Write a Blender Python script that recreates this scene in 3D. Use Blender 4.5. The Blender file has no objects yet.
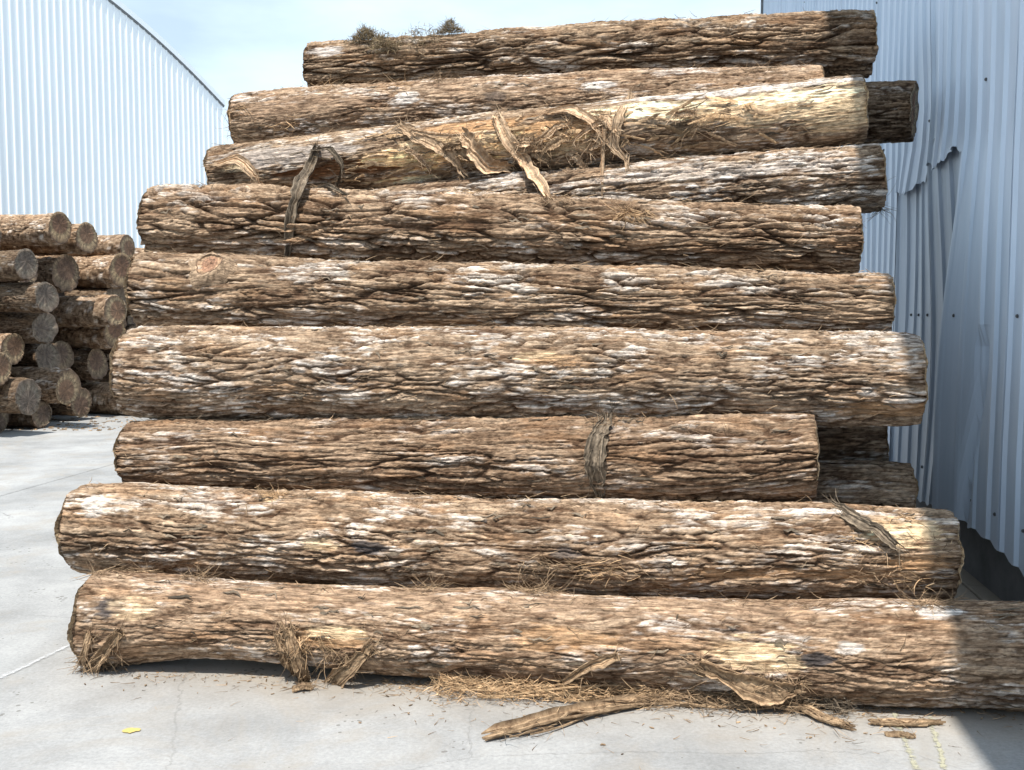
import bpy, math, random
import numpy as np
from mathutils import Vector, Matrix

# ------------------------------------------------------------------ camera
W, H, F = 1024, 770, 1000.0
CAM_Z, PITCH = 1.6, math.atan(0.073)
scn = bpy.context.scene
cd = bpy.data.cameras.new("camera")
cam = bpy.data.objects.new("camera", cd)
scn.collection.objects.link(cam)
cd.sensor_fit = 'HORIZONTAL'; cd.sensor_width = 36.0; cd.lens = 36.0 * F / W
cd.clip_end = 2000; cd.clip_start = 0.05
cam.location = (0, 0, CAM_Z)
cam.rotation_euler = (math.pi / 2 - PITCH, 0, 0)
scn.camera = cam

# ------------------------------------------------------------------ light
WS = 0.14                                  # the yard's axis: dX/dY of the right-hand shed wall
SUN_EL = math.radians(65)
sun_to = Vector((-0.20, -1.0, 0)).normalized() * math.cos(SUN_EL) + Vector((0, 0, math.sin(SUN_EL)))
world = bpy.data.worlds.new("World"); scn.world = world; world.use_nodes = True
wn, wl = world.node_tree.nodes, world.node_tree.links
wn.clear()
wo = wn.new('ShaderNodeOutputWorld'); wb = wn.new('ShaderNodeBackground')
sky = wn.new('ShaderNodeTexSky'); sky.sky_type = 'NISHITA'; sky.sun_disc = False
sky.sun_elevation = SUN_EL; sky.sun_rotation = math.atan2(sun_to.x, sun_to.y)
sky.air_density = 1.0; sky.dust_density = 0.6; sky.ozone_density = 1.6
# thin high cloud veil spread over the whole sky
wtc = wn.new('ShaderNodeTexCoord'); wmp = wn.new('ShaderNodeMapping'); wmp.inputs['Scale'].default_value = (1.3, 1.3, 4.0)
wno = wn.new('ShaderNodeTexNoise'); wno.inputs['Scale'].default_value = 1.7; wno.inputs['Detail'].default_value = 6; wno.inputs['Roughness'].default_value = 0.55
wrm = wn.new('ShaderNodeValToRGB'); wrm.color_ramp.elements[0].position = 0.38; wrm.color_ramp.elements[1].position = 0.72
wrm.color_ramp.elements[0].color = (0.36, 0.36, 0.36, 1); wrm.color_ramp.elements[1].color = (0.75, 0.75, 0.75, 1)
wmx = wn.new('ShaderNodeMixRGB'); wmx.inputs['Color2'].default_value = (10.0, 11.9, 13.2, 1)
wl.new(wtc.outputs['Generated'], wmp.inputs['Vector']); wl.new(wmp.outputs['Vector'], wno.inputs['Vector'])
wl.new(wno.outputs['Fac'], wrm.inputs['Fac']); wl.new(wrm.outputs['Color'], wmx.inputs['Fac'])
wl.new(sky.outputs['Color'], wmx.inputs['Color1']); wl.new(wmx.outputs['Color'], wb.inputs['Color'])
wl.new(wb.outputs['Background'], wo.inputs['Surface'])
wb.inputs['Strength'].default_value = 0.105
sd = bpy.data.lights.new("sun", 'SUN'); sd.energy = 5.0; sd.angle = math.radians(0.5); sd.color = (1.0, 0.955, 0.88)
so = bpy.data.objects.new("sun", sd); scn.collection.objects.link(so)
so.rotation_euler = (-sun_to).to_track_quat('-Z', 'Y').to_euler()
so.location = (0, -5, 20)
vs = scn.view_settings
vs.view_transform = 'Standard'; vs.look = 'None'; vs.gamma = 1.0; vs.use_curve_mapping = False
vs.exposure = 0.36

# ------------------------------------------------------------------ helpers
COL = scn.collection
def raydir(px, py):
    a = (px - W / 2) / F; b = (H / 2 - py) / F
    c, s = math.cos(PITCH), math.sin(PITCH)
    return np.array([a, c + b * s, b * c - s])
def unproj(px, py, d):                     # the point of a pixel's ray at depth Y = d
    r = raydir(px, py)
    return np.array([0, 0, CAM_Z]) + r * (d / r[1])
def ground(px, py, z=0.0):
    r = raydir(px, py)
    return np.array([0, 0, CAM_Z]) + r * ((z - CAM_Z) / r[2])

def obj(name, mesh, parent=None, mat=None):
    o = bpy.data.objects.new(name, mesh); COL.objects.link(o)
    if parent is not None: o.parent = parent
    if mat is not None and mesh is not None and not mesh.materials: mesh.materials.append(mat)
    return o
def tag(o, label=None, cat=None, group=None, kind=None):
    if label: o['label'] = label
    if cat: o['category'] = cat
    if group: o['group'] = group
    if kind: o['kind'] = kind
    return o
def empty(name, loc, rz=0.0):
    o = bpy.data.objects.new(name, None); COL.objects.link(o)
    o.empty_display_size = 0.1; o.location = loc; o.rotation_euler = (0, 0, rz); return o
def np_mesh(name, verts, quads=None, tris=None, smooth=True):
    me = bpy.data.meshes.new(name)
    verts = np.asarray(verts, dtype=np.float32).reshape(-1, 3)
    loops, starts, k = [], [], 0
    if quads is not None and len(quads):
        q = np.asarray(quads, dtype=np.int32).reshape(-1, 4); loops.append(q.ravel())
        starts.append(np.arange(len(q), dtype=np.int32) * 4); k = len(q) * 4
    if tris is not None and len(tris):
        t = np.asarray(tris, dtype=np.int32).reshape(-1, 3); loops.append(t.ravel())
        starts.append(k + np.arange(len(t), dtype=np.int32) * 3)
    loops = np.concatenate(loops); starts = np.concatenate(starts)
    me.vertices.add(len(verts)); me.vertices.foreach_set('co', verts.ravel())
    me.loops.add(len(loops)); me.loops.foreach_set('vertex_index', loops)
    me.polygons.add(len(starts)); me.polygons.foreach_set('loop_start', starts)
    me.update(calc_edges=True)
    me.polygons.foreach_set('use_smooth', np.full(len(starts), smooth, dtype=bool))
    me.validate()
    return me
def set_col(me, name, rgb):
    a = me.color_attributes.new(name, 'FLOAT_COLOR', 'POINT')
    c = np.ones((len(rgb), 4), dtype=np.float32); c[:, :3] = rgb
    a.data.foreach_set('color', c.ravel())
def set_vec(me, name, v):
    a = me.attributes.new(name, 'FLOAT_VECTOR', 'POINT')
    a.data.foreach_set('vector', np.asarray(v, dtype=np.float32).ravel())

def hash2(i, j, seed):
    i = i.astype(np.int64); j = j.astype(np.int64)
    h = (i * 374761393 + j * 668265263 + seed * 974711 + 12345) & 0xFFFFFFFF
    h = ((h ^ (h >> 13)) * 1274126177) & 0xFFFFFFFF
    h = ((h ^ (h >> 16)) * 2246822519) & 0xFFFFFFFF
    return ((h ^ (h >> 15)) & 0xFFFFFF) / float(0x1000000)
def gnoise(x, y, py, seed):                # gradient noise, periodic in y
    xi = np.floor(x); yi = np.floor(y); fx = x - xi; fy = y - yi
    sx = fx * fx * fx * (fx * (fx * 6 - 15) + 10); sy = fy * fy * fy * (fy * (fy * 6 - 15) + 10)
    def g(a, b):
        an = hash2(xi + a, np.mod(yi + b, py), seed) * 2 * math.pi
        return np.cos(an) * (fx - a) + np.sin(an) * (fy - b)
    n0 = g(0, 0) * (1 - sx) + g(1, 0) * sx
    n1 = g(0, 1) * (1 - sx) + g(1, 1) * sx
    return (n0 * (1 - sy) + n1 * sy) * 1.5
def pnoise(U, V, C, lu, lv, seed, octv=1):  # noise with cell lu x lv metres on a sheet of circumference C
    out = 0; amp = 1.0; tot = 0
    for o in range(octv):
        n = max(2, int(round(C / lv)))
        out = out + amp * gnoise(U / lu, V / C * n, n, seed + o * 17); tot += amp
        lu *= 0.5; lv *= 0.5; amp *= 0.55
    return out / tot * (1.25 if octv > 1 else 1)
def voro(U, V, C, lu, lv, seed):
    n = max(3, int(round(C / lv)))
    x = U / lu; y = V / C * n
    xi = np.floor(x); yi = np.floor(y)
    f1 = np.full(x.shape, 9.0); f2 = np.full(x.shape, 9.0); idv = np.zeros(x.shape); tx = np.zeros(x.shape)
    for a in (-1, 0, 1):
        for b in (-1, 0, 1):
            ci = xi + a; cj = yi + b; cm = np.mod(cj, n)
            dx = ci + hash2(ci, cm, seed) - x; dy = cj + hash2(ci, cm, seed + 7) - y
            d = np.sqrt(dx * dx + dy * dy)
            nr = d < f1
            f2 = np.where(nr, f1, np.minimum(f2, d))
            idv = np.where(nr, hash2(ci, cm, seed + 13), idv); tx = np.where(nr, -dx, tx)
            f1 = np.where(nr, d, f1)
    return f1, f2, idv, tx
def sstep(a, b, x):
    t = np.clip((x - a) / (b - a), 0, 1); return t * t * (3 - 2 * t)

# ------------------------------------------------------------------ materials
def new_mat(name):
    m = bpy.data.materials.new(name); m.use_nodes = True
    n = m.node_tree.nodes; l = m.node_tree.links
    return m, n, l, n['Principled BSDF']
def nd(n, t, **kw):
    x = n.new(t)
    for k, v in kw.items():
        if k in x.inputs.keys(): x.inputs[k].default_value = v
        else: setattr(x, k, v)
    return x
def ramp(n, stops):
    r = n.new('ShaderNodeValToRGB'); e = r.color_ramp.elements
    while len(e) < len(stops): e.new(0.5)
    for i, (p, c) in enumerate(stops):
        e[i].position = p; e[i].color = (c[0], c[1], c[2], 1) if isinstance(c, (tuple, list)) else (c, c, c, 1)
    return r

def mat_bark():
    m, n, l, b = new_mat('bark')
    b.inputs['Roughness'].default_value = 0.92; b.inputs['Specular IOR Level'].default_value = 0.15
    col = nd(n, 'ShaderNodeAttribute', attribute_name='tint'); co = nd(n, 'ShaderNodeAttribute', attribute_name='log_co')
    mp = nd(n, 'ShaderNodeMapping'); mp.inputs['Scale'].default_value = (9, 100, 100); l.new(co.outputs['Vector'], mp.inputs['Vector'])
    n1 = nd(n, 'ShaderNodeTexNoise', Scale=1.0, Detail=6.0, Roughness=0.65, Distortion=0.4); l.new(mp.outputs['Vector'], n1.inputs['Vector'])
    mp2 = nd(n, 'ShaderNodeMapping'); mp2.inputs['Scale'].default_value = (26, 46, 46); l.new(co.outputs['Vector'], mp2.inputs['Vector'])
    n2 = nd(n, 'ShaderNodeTexNoise', Scale=1.0, Detail=5.0, Roughness=0.7); l.new(mp2.outputs['Vector'], n2.inputs['Vector'])
    r1 = ramp(n, [(0.30, 0.38), (0.5, 0.95), (0.70, 1.6)]); l.new(n1.outputs['Fac'], r1.inputs['Fac'])
    r2 = ramp(n, [(0.32, (0.50, 0.47, 0.44)), (0.5, (1, 1, 1)), (0.70, (1.40, 1.38, 1.34))]); l.new(n2.outputs['Fac'], r2.inputs['Fac'])
    m1 = nd(n, 'ShaderNodeMixRGB', blend_type='MULTIPLY', Fac=1.0); l.new(col.outputs['Color'], m1.inputs['Color1']); l.new(r1.outputs['Color'], m1.inputs['Color2'])
    m2 = nd(n, 'ShaderNodeMixRGB', blend_type='MULTIPLY', Fac=1.0); l.new(m1.outputs['Color'], m2.inputs['Color1']); l.new(r2.outputs['Color'], m2.inputs['Color2'])
    l.new(m2.outputs['Color'], b.inputs['Base Color'])
    ad = nd(n, 'ShaderNodeMath', operation='ADD'); l.new(n1.outputs['Fac'], ad.inputs[0]); l.new(n2.outputs['Fac'], ad.inputs[1])
    bp = nd(n, 'ShaderNodeBump', Strength=1.0, Distance=0.010); l.new(ad.outputs[0], bp.inputs['Height']); l.new(bp.outputs['Normal'], b.inputs['Normal'])
    return m
def mat_fibre(name, c0, c1):
    m, n, l, b = new_mat(name)
    b.inputs['Roughness'].default_value = 0.85; b.inputs['Specular IOR Level'].default_value = 0.2
    tc = nd(n, 'ShaderNodeTexCoord'); no = nd(n, 'ShaderNodeTexNoise', Scale=38.0, Detail=5.0, Roughness=0.7); l.new(tc.outputs['Object'], no.inputs['Vector'])
    r = ramp(n, [(0.3, c0), (0.68, c1)]); l.new(no.outputs['Fac'], r.inputs['Fac'])
    at_ = nd(n, 'ShaderNodeAttribute', attribute_name='tint'); mu_ = nd(n, 'ShaderNodeMixRGB', blend_type='MULTIPLY', Fac=1.0); l.new(r.outputs['Color'], mu_.inputs['Color1']); l.new(at_.outputs['Color'], mu_.inputs['Color2']); l.new(mu_.outputs['Color'], b.inputs['Base Color'])
    bp = nd(n, 'ShaderNodeBump', Strength=0.6, Distance=0.004); l.new(no.outputs['Fac'], bp.inputs['Height']); l.new(bp.outputs['Normal'], b.inputs['Normal'])
    return m
def mat_cut():
    m, n, l, b = new_mat('cut_wood')
    b.inputs['Roughness'].default_value = 0.85
    col = nd(n, 'ShaderNodeAttribute', attribute_name='tint'); co = nd(n, 'ShaderNodeAttribute', attribute_name='log_co')
    ln = nd(n, 'ShaderNodeVectorMath', operation='LENGTH'); l.new(co.outputs['Vector'], ln.inputs[0])
    no = nd(n, 'ShaderNodeTexNoise', Scale=9.0, Detail=5.0); l.new(co.outputs['Vector'], no.inputs['Vector'])
    ma = nd(n, 'ShaderNodeMath', operation='MULTIPLY_ADD'); l.new(no.outputs['Fac'], ma.inputs[0]); ma.inputs[1].default_value = 0.05; l.new(ln.outputs['Value'], ma.inputs[2])
    mu = nd(n, 'ShaderNodeMath', operation='MULTIPLY'); l.new(ma.outputs[0], mu.inputs[0]); mu.inputs[1].default_value = 330
    si = nd(n, 'ShaderNodeMath', operation='SINE'); l.new(mu.outputs[0], si.inputs[0])
    r = ramp(n, [(0.0, 0.72), (1.0, 1.1)]); l.new(si.outputs[0], r.inputs['Fac'])
    n3 = nd(n, 'ShaderNodeTexNoise', Scale=22.0, Detail=6.0, Roughness=0.7); l.new(co.outputs['Vector'], n3.inputs['Vector'])
    r3 = ramp(n, [(0.3, 0.5), (0.7, 1.4)]); l.new(n3.outputs['Fac'], r3.inputs['Fac'])
    m1 = nd(n, 'ShaderNodeMixRGB', blend_type='MULTIPLY', Fac=0.7); l.new(col.outputs['Color'], m1.inputs['Color1']); l.new(r.outputs['Color'], m1.inputs['Color2'])
    m2 = nd(n, 'ShaderNodeMixRGB', blend_type='MULTIPLY', Fac=1.0); l.new(m1.outputs['Color'], m2.inputs['Color1']); l.new(r3.outputs['Color'], m2.inputs['Color2'])
    sp = nd(n, 'ShaderNodeSeparateXYZ'); l.new(co.outputs['Vector'], sp.inputs[0])
    at = nd(n, 'ShaderNodeMath', operation='ARCTAN2'); l.new(sp.outputs['Y'], at.inputs[0]); l.new(sp.outputs['Z'], at.inputs[1])
    cv = nd(n, 'ShaderNodeCombineXYZ'); l.new(at.outputs[0], cv.inputs['X']); l.new(ln.outputs['Value'], cv.inputs['Y'])
    cn = nd(n, 'ShaderNodeTexNoise', Scale=3.4, Detail=3.0, Roughness=0.6); l.new(cv.outputs[0], cn.inputs['Vector'])
    rc = ramp(n, [(0.470, 0.0), (0.5, 0.8), (0.530, 0.0)]); l.new(cn.outputs['Fac'], rc.inputs['Fac'])
    m3 = nd(n, 'ShaderNodeMixRGB'); l.new(rc.outputs['Color'], m3.inputs['Fac']); l.new(m2.outputs['Color'], m3.inputs['Color1']); m3.inputs['Color2'].default_value = (0.05, 0.032, 0.02, 1)
    l.new(m3.outputs['Color'], b.inputs['Base Color'])
    return m
def mat_metal(name, base, dirt):
    m, n, l, b = new_mat(name)
    b.inputs['Roughness'].default_value = 0.42; b.inputs['Specular IOR Level'].default_value = 0.45
    tc = nd(n, 'ShaderNodeTexCoord'); mp = nd(n, 'ShaderNodeMapping'); mp.inputs['Scale'].default_value = (3.0, 3.0, 0.35); l.new(tc.outputs['Object'], mp.inputs['Vector'])
    no = nd(n, 'ShaderNodeTexNoise', Scale=2.0, Detail=7.0, Roughness=0.62); l.new(mp.outputs['Vector'], no.inputs['Vector'])
    r = ramp(n, [(0.35, dirt), (0.6, base), (0.75, tuple(min(1, c * 1.06) for c in base))]); l.new(no.outputs['Fac'], r.inputs['Fac'])
    n2 = nd(n, 'ShaderNodeTexNoise', Scale=7.0, Detail=8.0, Roughness=0.7); l.new(tc.outputs['Object'], n2.inputs['Vector'])
    r2 = ramp(n, [(0.70, 0.0), (0.78, 0.55)]); l.new(n2.outputs['Fac'], r2.inputs['Fac'])
    mx = nd(n, 'ShaderNodeMixRGB'); l.new(r2.outputs['Color'], mx.inputs['Fac']); l.new(r.outputs['Color'], mx.inputs['Color1']); mx.inputs['Color2'].default_value = (0.30, 0.24, 0.20, 1)
    l.new(mx.outputs['Color'], b.inputs['Base Color'])
    bp = nd(n, 'ShaderNodeBump', Strength=0.12, Distance=0.01); l.new(no.outputs['Fac'], bp.inputs['Height']); l.new(bp.outputs['Normal'], b.inputs['Normal'])
    return m
def mat_plain(name, c, rough=0.6, var=0.25, sc=6.0):
    m, n, l, b = new_mat(name); b.inputs['Roughness'].default_value = rough
    tc = nd(n, 'ShaderNodeTexCoord'); no = nd(n, 'ShaderNodeTexNoise', Scale=sc, Detail=6.0, Roughness=0.65); l.new(tc.outputs['Object'], no.inputs['Vector'])
    r = ramp(n, [(0.3, tuple(x * (1 - var) for x in c)), (0.7, tuple(x * (1 + var) for x in c))]); l.new(no.outputs['Fac'], r.inputs['Fac'])
    l.new(r.outputs['Color'], b.inputs['Base Color'])
    return m
def mat_concrete():
    m, n, l, b = new_mat('concrete')
    b.inputs['Roughness'].default_value = 0.88; b.inputs['Specular IOR Level'].default_value = 0.25
    ge = nd(n, 'ShaderNodeNewGeometry')
    a = nd(n, 'ShaderNodeTexNoise', Scale=1.1, Detail=10.0, Roughness=0.7); l.new(ge.outputs['Position'], a.inputs['Vector'])
    ra = ramp(n, [(0.30, (0.215, 0.215, 0.212)), (0.50, (0.315, 0.315, 0.312)), (0.70, (0.41, 0.408, 0.40))]); l.new(a.outputs['Fac'], ra.inputs['Fac'])
    f = nd(n, 'ShaderNodeTexNoise', Scale=60.0, Detail=6.0, Roughness=0.75); l.new(ge.outputs['Position'], f.inputs['Vector'])
    rf = ramp(n, [(0.3, 0.80), (0.7, 1.15)]); l.new(f.outputs['Fac'], rf.inputs['Fac'])
    m1 = nd(n, 'ShaderNodeMixRGB', blend_type='MULTIPLY', Fac=1.0); l.new(ra.outputs['Color'], m1.inputs['Color1']); l.new(rf.outputs['Color'], m1.inputs['Color2'])
    # broad smears and tyre grime
    s = nd(n, 'ShaderNodeTexNoise', Scale=1.7, Detail=9.0, Roughness=0.7, Distortion=1.2); l.new(ge.outputs['Position'], s.inputs['Vector'])
    rs = ramp(n, [(0.50, 0.0), (0.72, 0.6)]); l.new(s.outputs['Fac'], rs.inputs['Fac'])
    m2 = nd(n, 'ShaderNodeMixRGB'); l.new(rs.outputs['Color'], m2.inputs['Fac']); l.new(m1.outputs['Color'], m2.inputs['Color1']); m2.inputs['Color2'].default_value = (0.30, 0.265, 0.22, 1)
    # bark dust fallen along the foot of the pile (a band with its own ragged outline)
    sp = nd(n, 'ShaderNodeSeparateXYZ'); l.new(ge.outputs['Position'], sp.inputs[0])
    q = nd(n, 'ShaderNodeMath', operation='MULTIPLY_ADD'); l.new(sp.outputs['X'], q.inputs[0]); q.inputs[1].default_value = 0.14; l.new(sp.outputs['Y'], q.inputs[2])
    q2 = nd(n, 'ShaderNodeMath', operation='MULTIPLY_ADD'); l.new(s.outputs['Fac'], q2.inputs[0]); q2.inputs[1].default_value = -1.3; l.new(q.outputs[0], q2.inputs[2])
    rq = nd(n, 'ShaderNodeMapRange'); l.new(q2.outputs[0], rq.inputs['Value']); rq.inputs['From Min'].default_value = 3.0; rq.inputs['From Max'].default_value = 3.75; rq.inputs['To Max'].default_value = 0.75
    rq2 = nd(n, 'ShaderNodeMapRange'); l.new(q2.outputs[0], rq2.inputs['Value']); rq2.inputs['From Min'].default_value = 7.6; rq2.inputs['From Max'].default_value = 7.0
    qm = nd(n, 'ShaderNodeMath', operation='MULTIPLY'); l.new(rq.outputs[0], qm.inputs[0]); l.new(rq2.outputs[0], qm.inputs[1])
    xr = nd(n, 'ShaderNodeMapRange'); l.new(sp.outputs['X'], xr.inputs['Value']); xr.inputs['From Min'].default_value = -2.3; xr.inputs['From Max'].default_value = -1.2
    qx = nd(n, 'ShaderNodeMath', operation='MULTIPLY'); l.new(qm.outputs[0], qx.inputs[0]); l.new(xr.outputs[0], qx.inputs[1])
    m3 = nd(n, 'ShaderNodeMixRGB'); l.new(qx.outputs[0], m3.inputs['Fac']); l.new(m2.outputs['Color'], m3.inputs['Color1']); m3.inputs['Color2'].default_value = (0.33, 0.27, 0.20, 1)
    # dark specks
    v = nd(n, 'ShaderNodeTexVoronoi', Scale=26.0); l.new(ge.outputs['Position'], v.inputs['Vector'])
    k = nd(n, 'ShaderNodeTexNoise', Scale=2.6, Detail=3.0); l.new(ge.outputs['Position'], k.inputs['Vector'])
    th = nd(n, 'ShaderNodeMapRange'); l.new(k.outputs['Fac'], th.inputs['Value']); th.inputs['From Min'].default_value = 0.5; th.inputs['From Max'].default_value = 0.75; th.inputs['To Max'].default_value = 0.34
    lt = nd(n, 'ShaderNodeMath', operation='LESS_THAN'); l.new(v.outputs['Distance'], lt.inputs[0]); l.new(th.outputs[0], lt.inputs[1])
    m4 = nd(n, 'ShaderNodeMixRGB'); m4.inputs['Color2'].default_value = (0.13, 0.12, 0.11, 1)
    mf = nd(n, 'ShaderNodeMath', operation='MULTIPLY'); l.new(lt.outputs[0], mf.inputs[0]); mf.inputs[1].default_value = 0.7
    l.new(mf.outputs[0], m4.inputs['Fac']); l.new(m3.outputs['Color'], m4.inputs['Color1'])
    # hairline cracks
    wp = nd(n, 'ShaderNodeMixRGB', Fac=0.12); l.new(ge.outputs['Position'], wp.inputs['Color1']); l.new(s.outputs['Color'], wp.inputs['Color2'])
    cr = nd(n, 'ShaderNodeTexVoronoi', Scale=0.55, feature='DISTANCE_TO_EDGE'); l.new(wp.outputs['Color'], cr.inputs['Vector'])
    cm = nd(n, 'ShaderNodeMapRange'); l.new(cr.outputs['Distance'], cm.inputs['Value']); cm.inputs['From Min'].default_value = 0.0025; cm.inputs['From Max'].default_value = 0.0; cm.inputs['To Max'].default_value = 0.6
    cg = nd(n, 'ShaderNodeMath', operation='MULTIPLY'); l.new(cm.outputs[0], cg.inputs[0]); l.new(k.outputs['Fac'], cg.inputs[1])
    m5 = nd(n, 'ShaderNodeMixRGB'); l.new(cg.outputs[0], m5.inputs['Fac']); l.new(m4.outputs['Color'], m5.inputs['Color1']); m5.inputs['Color2'].default_value = (0.10, 0.095, 0.09, 1)
    l.new(m5.outputs['Color'], b.inputs['Base Color'])
    bp = nd(n, 'ShaderNodeBump', Strength=0.35, Distance=0.004); l.new(f.outputs['Fac'], bp.inputs['Height']); l.new(bp.outputs['Normal'], b.inputs['Normal'])
    return m

M_BARK = mat_bark(); M_CUT = mat_cut()
M_FIB = mat_fibre('dry_bark_fibre', (0.14, 0.085, 0.05), (0.44, 0.31, 0.19))
M_TAN = mat_fibre('pale_inner_bark', (0.27, 0.17, 0.10), (0.64, 0.47, 0.31))
M_MOSS = mat_fibre('dry_moss', (0.10, 0.075, 0.045), (0.36, 0.275, 0.165))
M_FIBG = mat_fibre('grey_bark_fibre', (0.07, 0.055, 0.04), (0.27, 0.21, 0.15))
M_FIBY = mat_fibre('straw_fibre', (0.30, 0.175, 0.09), (0.66, 0.46, 0.27))
M_METAL = mat_metal('painted_sheet_metal', (0.58, 0.67, 0.79), (0.50, 0.60, 0.72))  # same paint as the white shed, with its blue shade put into the colour
M_METALD = mat_metal('dirty_sheet_metal', (0.44, 0.52, 0.63), (0.30, 0.37, 0.46))
M_WHITE = mat_metal('white_sheet_metal', (0.85, 0.90, 0.93), (0.81, 0.87, 0.91))
M_TRIM = mat_plain('dark_trim', (0.14, 0.15, 0.16), 0.6)
M_PLINTH = mat_plain('plinth_concrete', (0.17, 0.17, 0.175), 0.9, 0.35, 3.0)
M_SCREW = mat_plain('screw_steel', (0.06, 0.06, 0.065), 0.5)
M_CONC = mat_concrete()

# ------------------------------------------------------------------ ground
wdir = np.array([WS, 1.0]) / math.hypot(WS, 1); pdir = np.array([1.0, -WS]) / math.hypot(WS, 1)
YAW = -math.atan(WS)
def yard(p, q, z=0.0):                     # yard coordinates: p to the right across, q along the wall
    v = pdir * p + wdir * q
    return np.array([v[0], v[1], z])
S = 400.0
gr = obj('ground', np_mesh('ground', [(-S, -S, -0.018), (S, -S, -0.018), (S, S, -0.018), (-S, S, -0.018)], quads=[(0, 1, 2, 3)], smooth=False), mat=M_CONC)
tag(gr, kind='structure')
rng = random.Random(5)
def slab_mesh(w, l):
    b = 0.006; vs_ = []
    for (z, ins) in ((-0.017, 0), (-b, 0), (0, b)):
        for (sx, sy) in ((-1, -1), (1, -1), (1, 1), (-1, 1)):
            vs_.append((sx * (w / 2 - ins), sy * (l / 2 - ins), z))
    q = [(8, 9, 10, 11)]
    for r in (0, 4):
        for k in range(4):
            q.append((r + k, r + (k + 1) % 4, r + 4 + (k + 1) % 4, r + 4 + k))
    return np_mesh('slab', vs_, quads=q, smooth=False)
SW, SL, JOINT = 7.45, 6.0, 0.016
sm = slab_mesh(SW - JOINT, SL - JOINT)
p0 = -4.45 * pdir[0] + 8.7 * pdir[1]; q0 = -3.19 * wdir[0] + 6.2 * wdir[1]
for i in range(-3, 2):
    for j in range(-2, 6):
        c = yard(p0 + (i + 0.5) * SW, q0 + (j + 0.5) * SL)
        o = obj('slab', sm, gr, M_CONC); o.location = c; o.rotation_euler = (0, 0, YAW)

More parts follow.
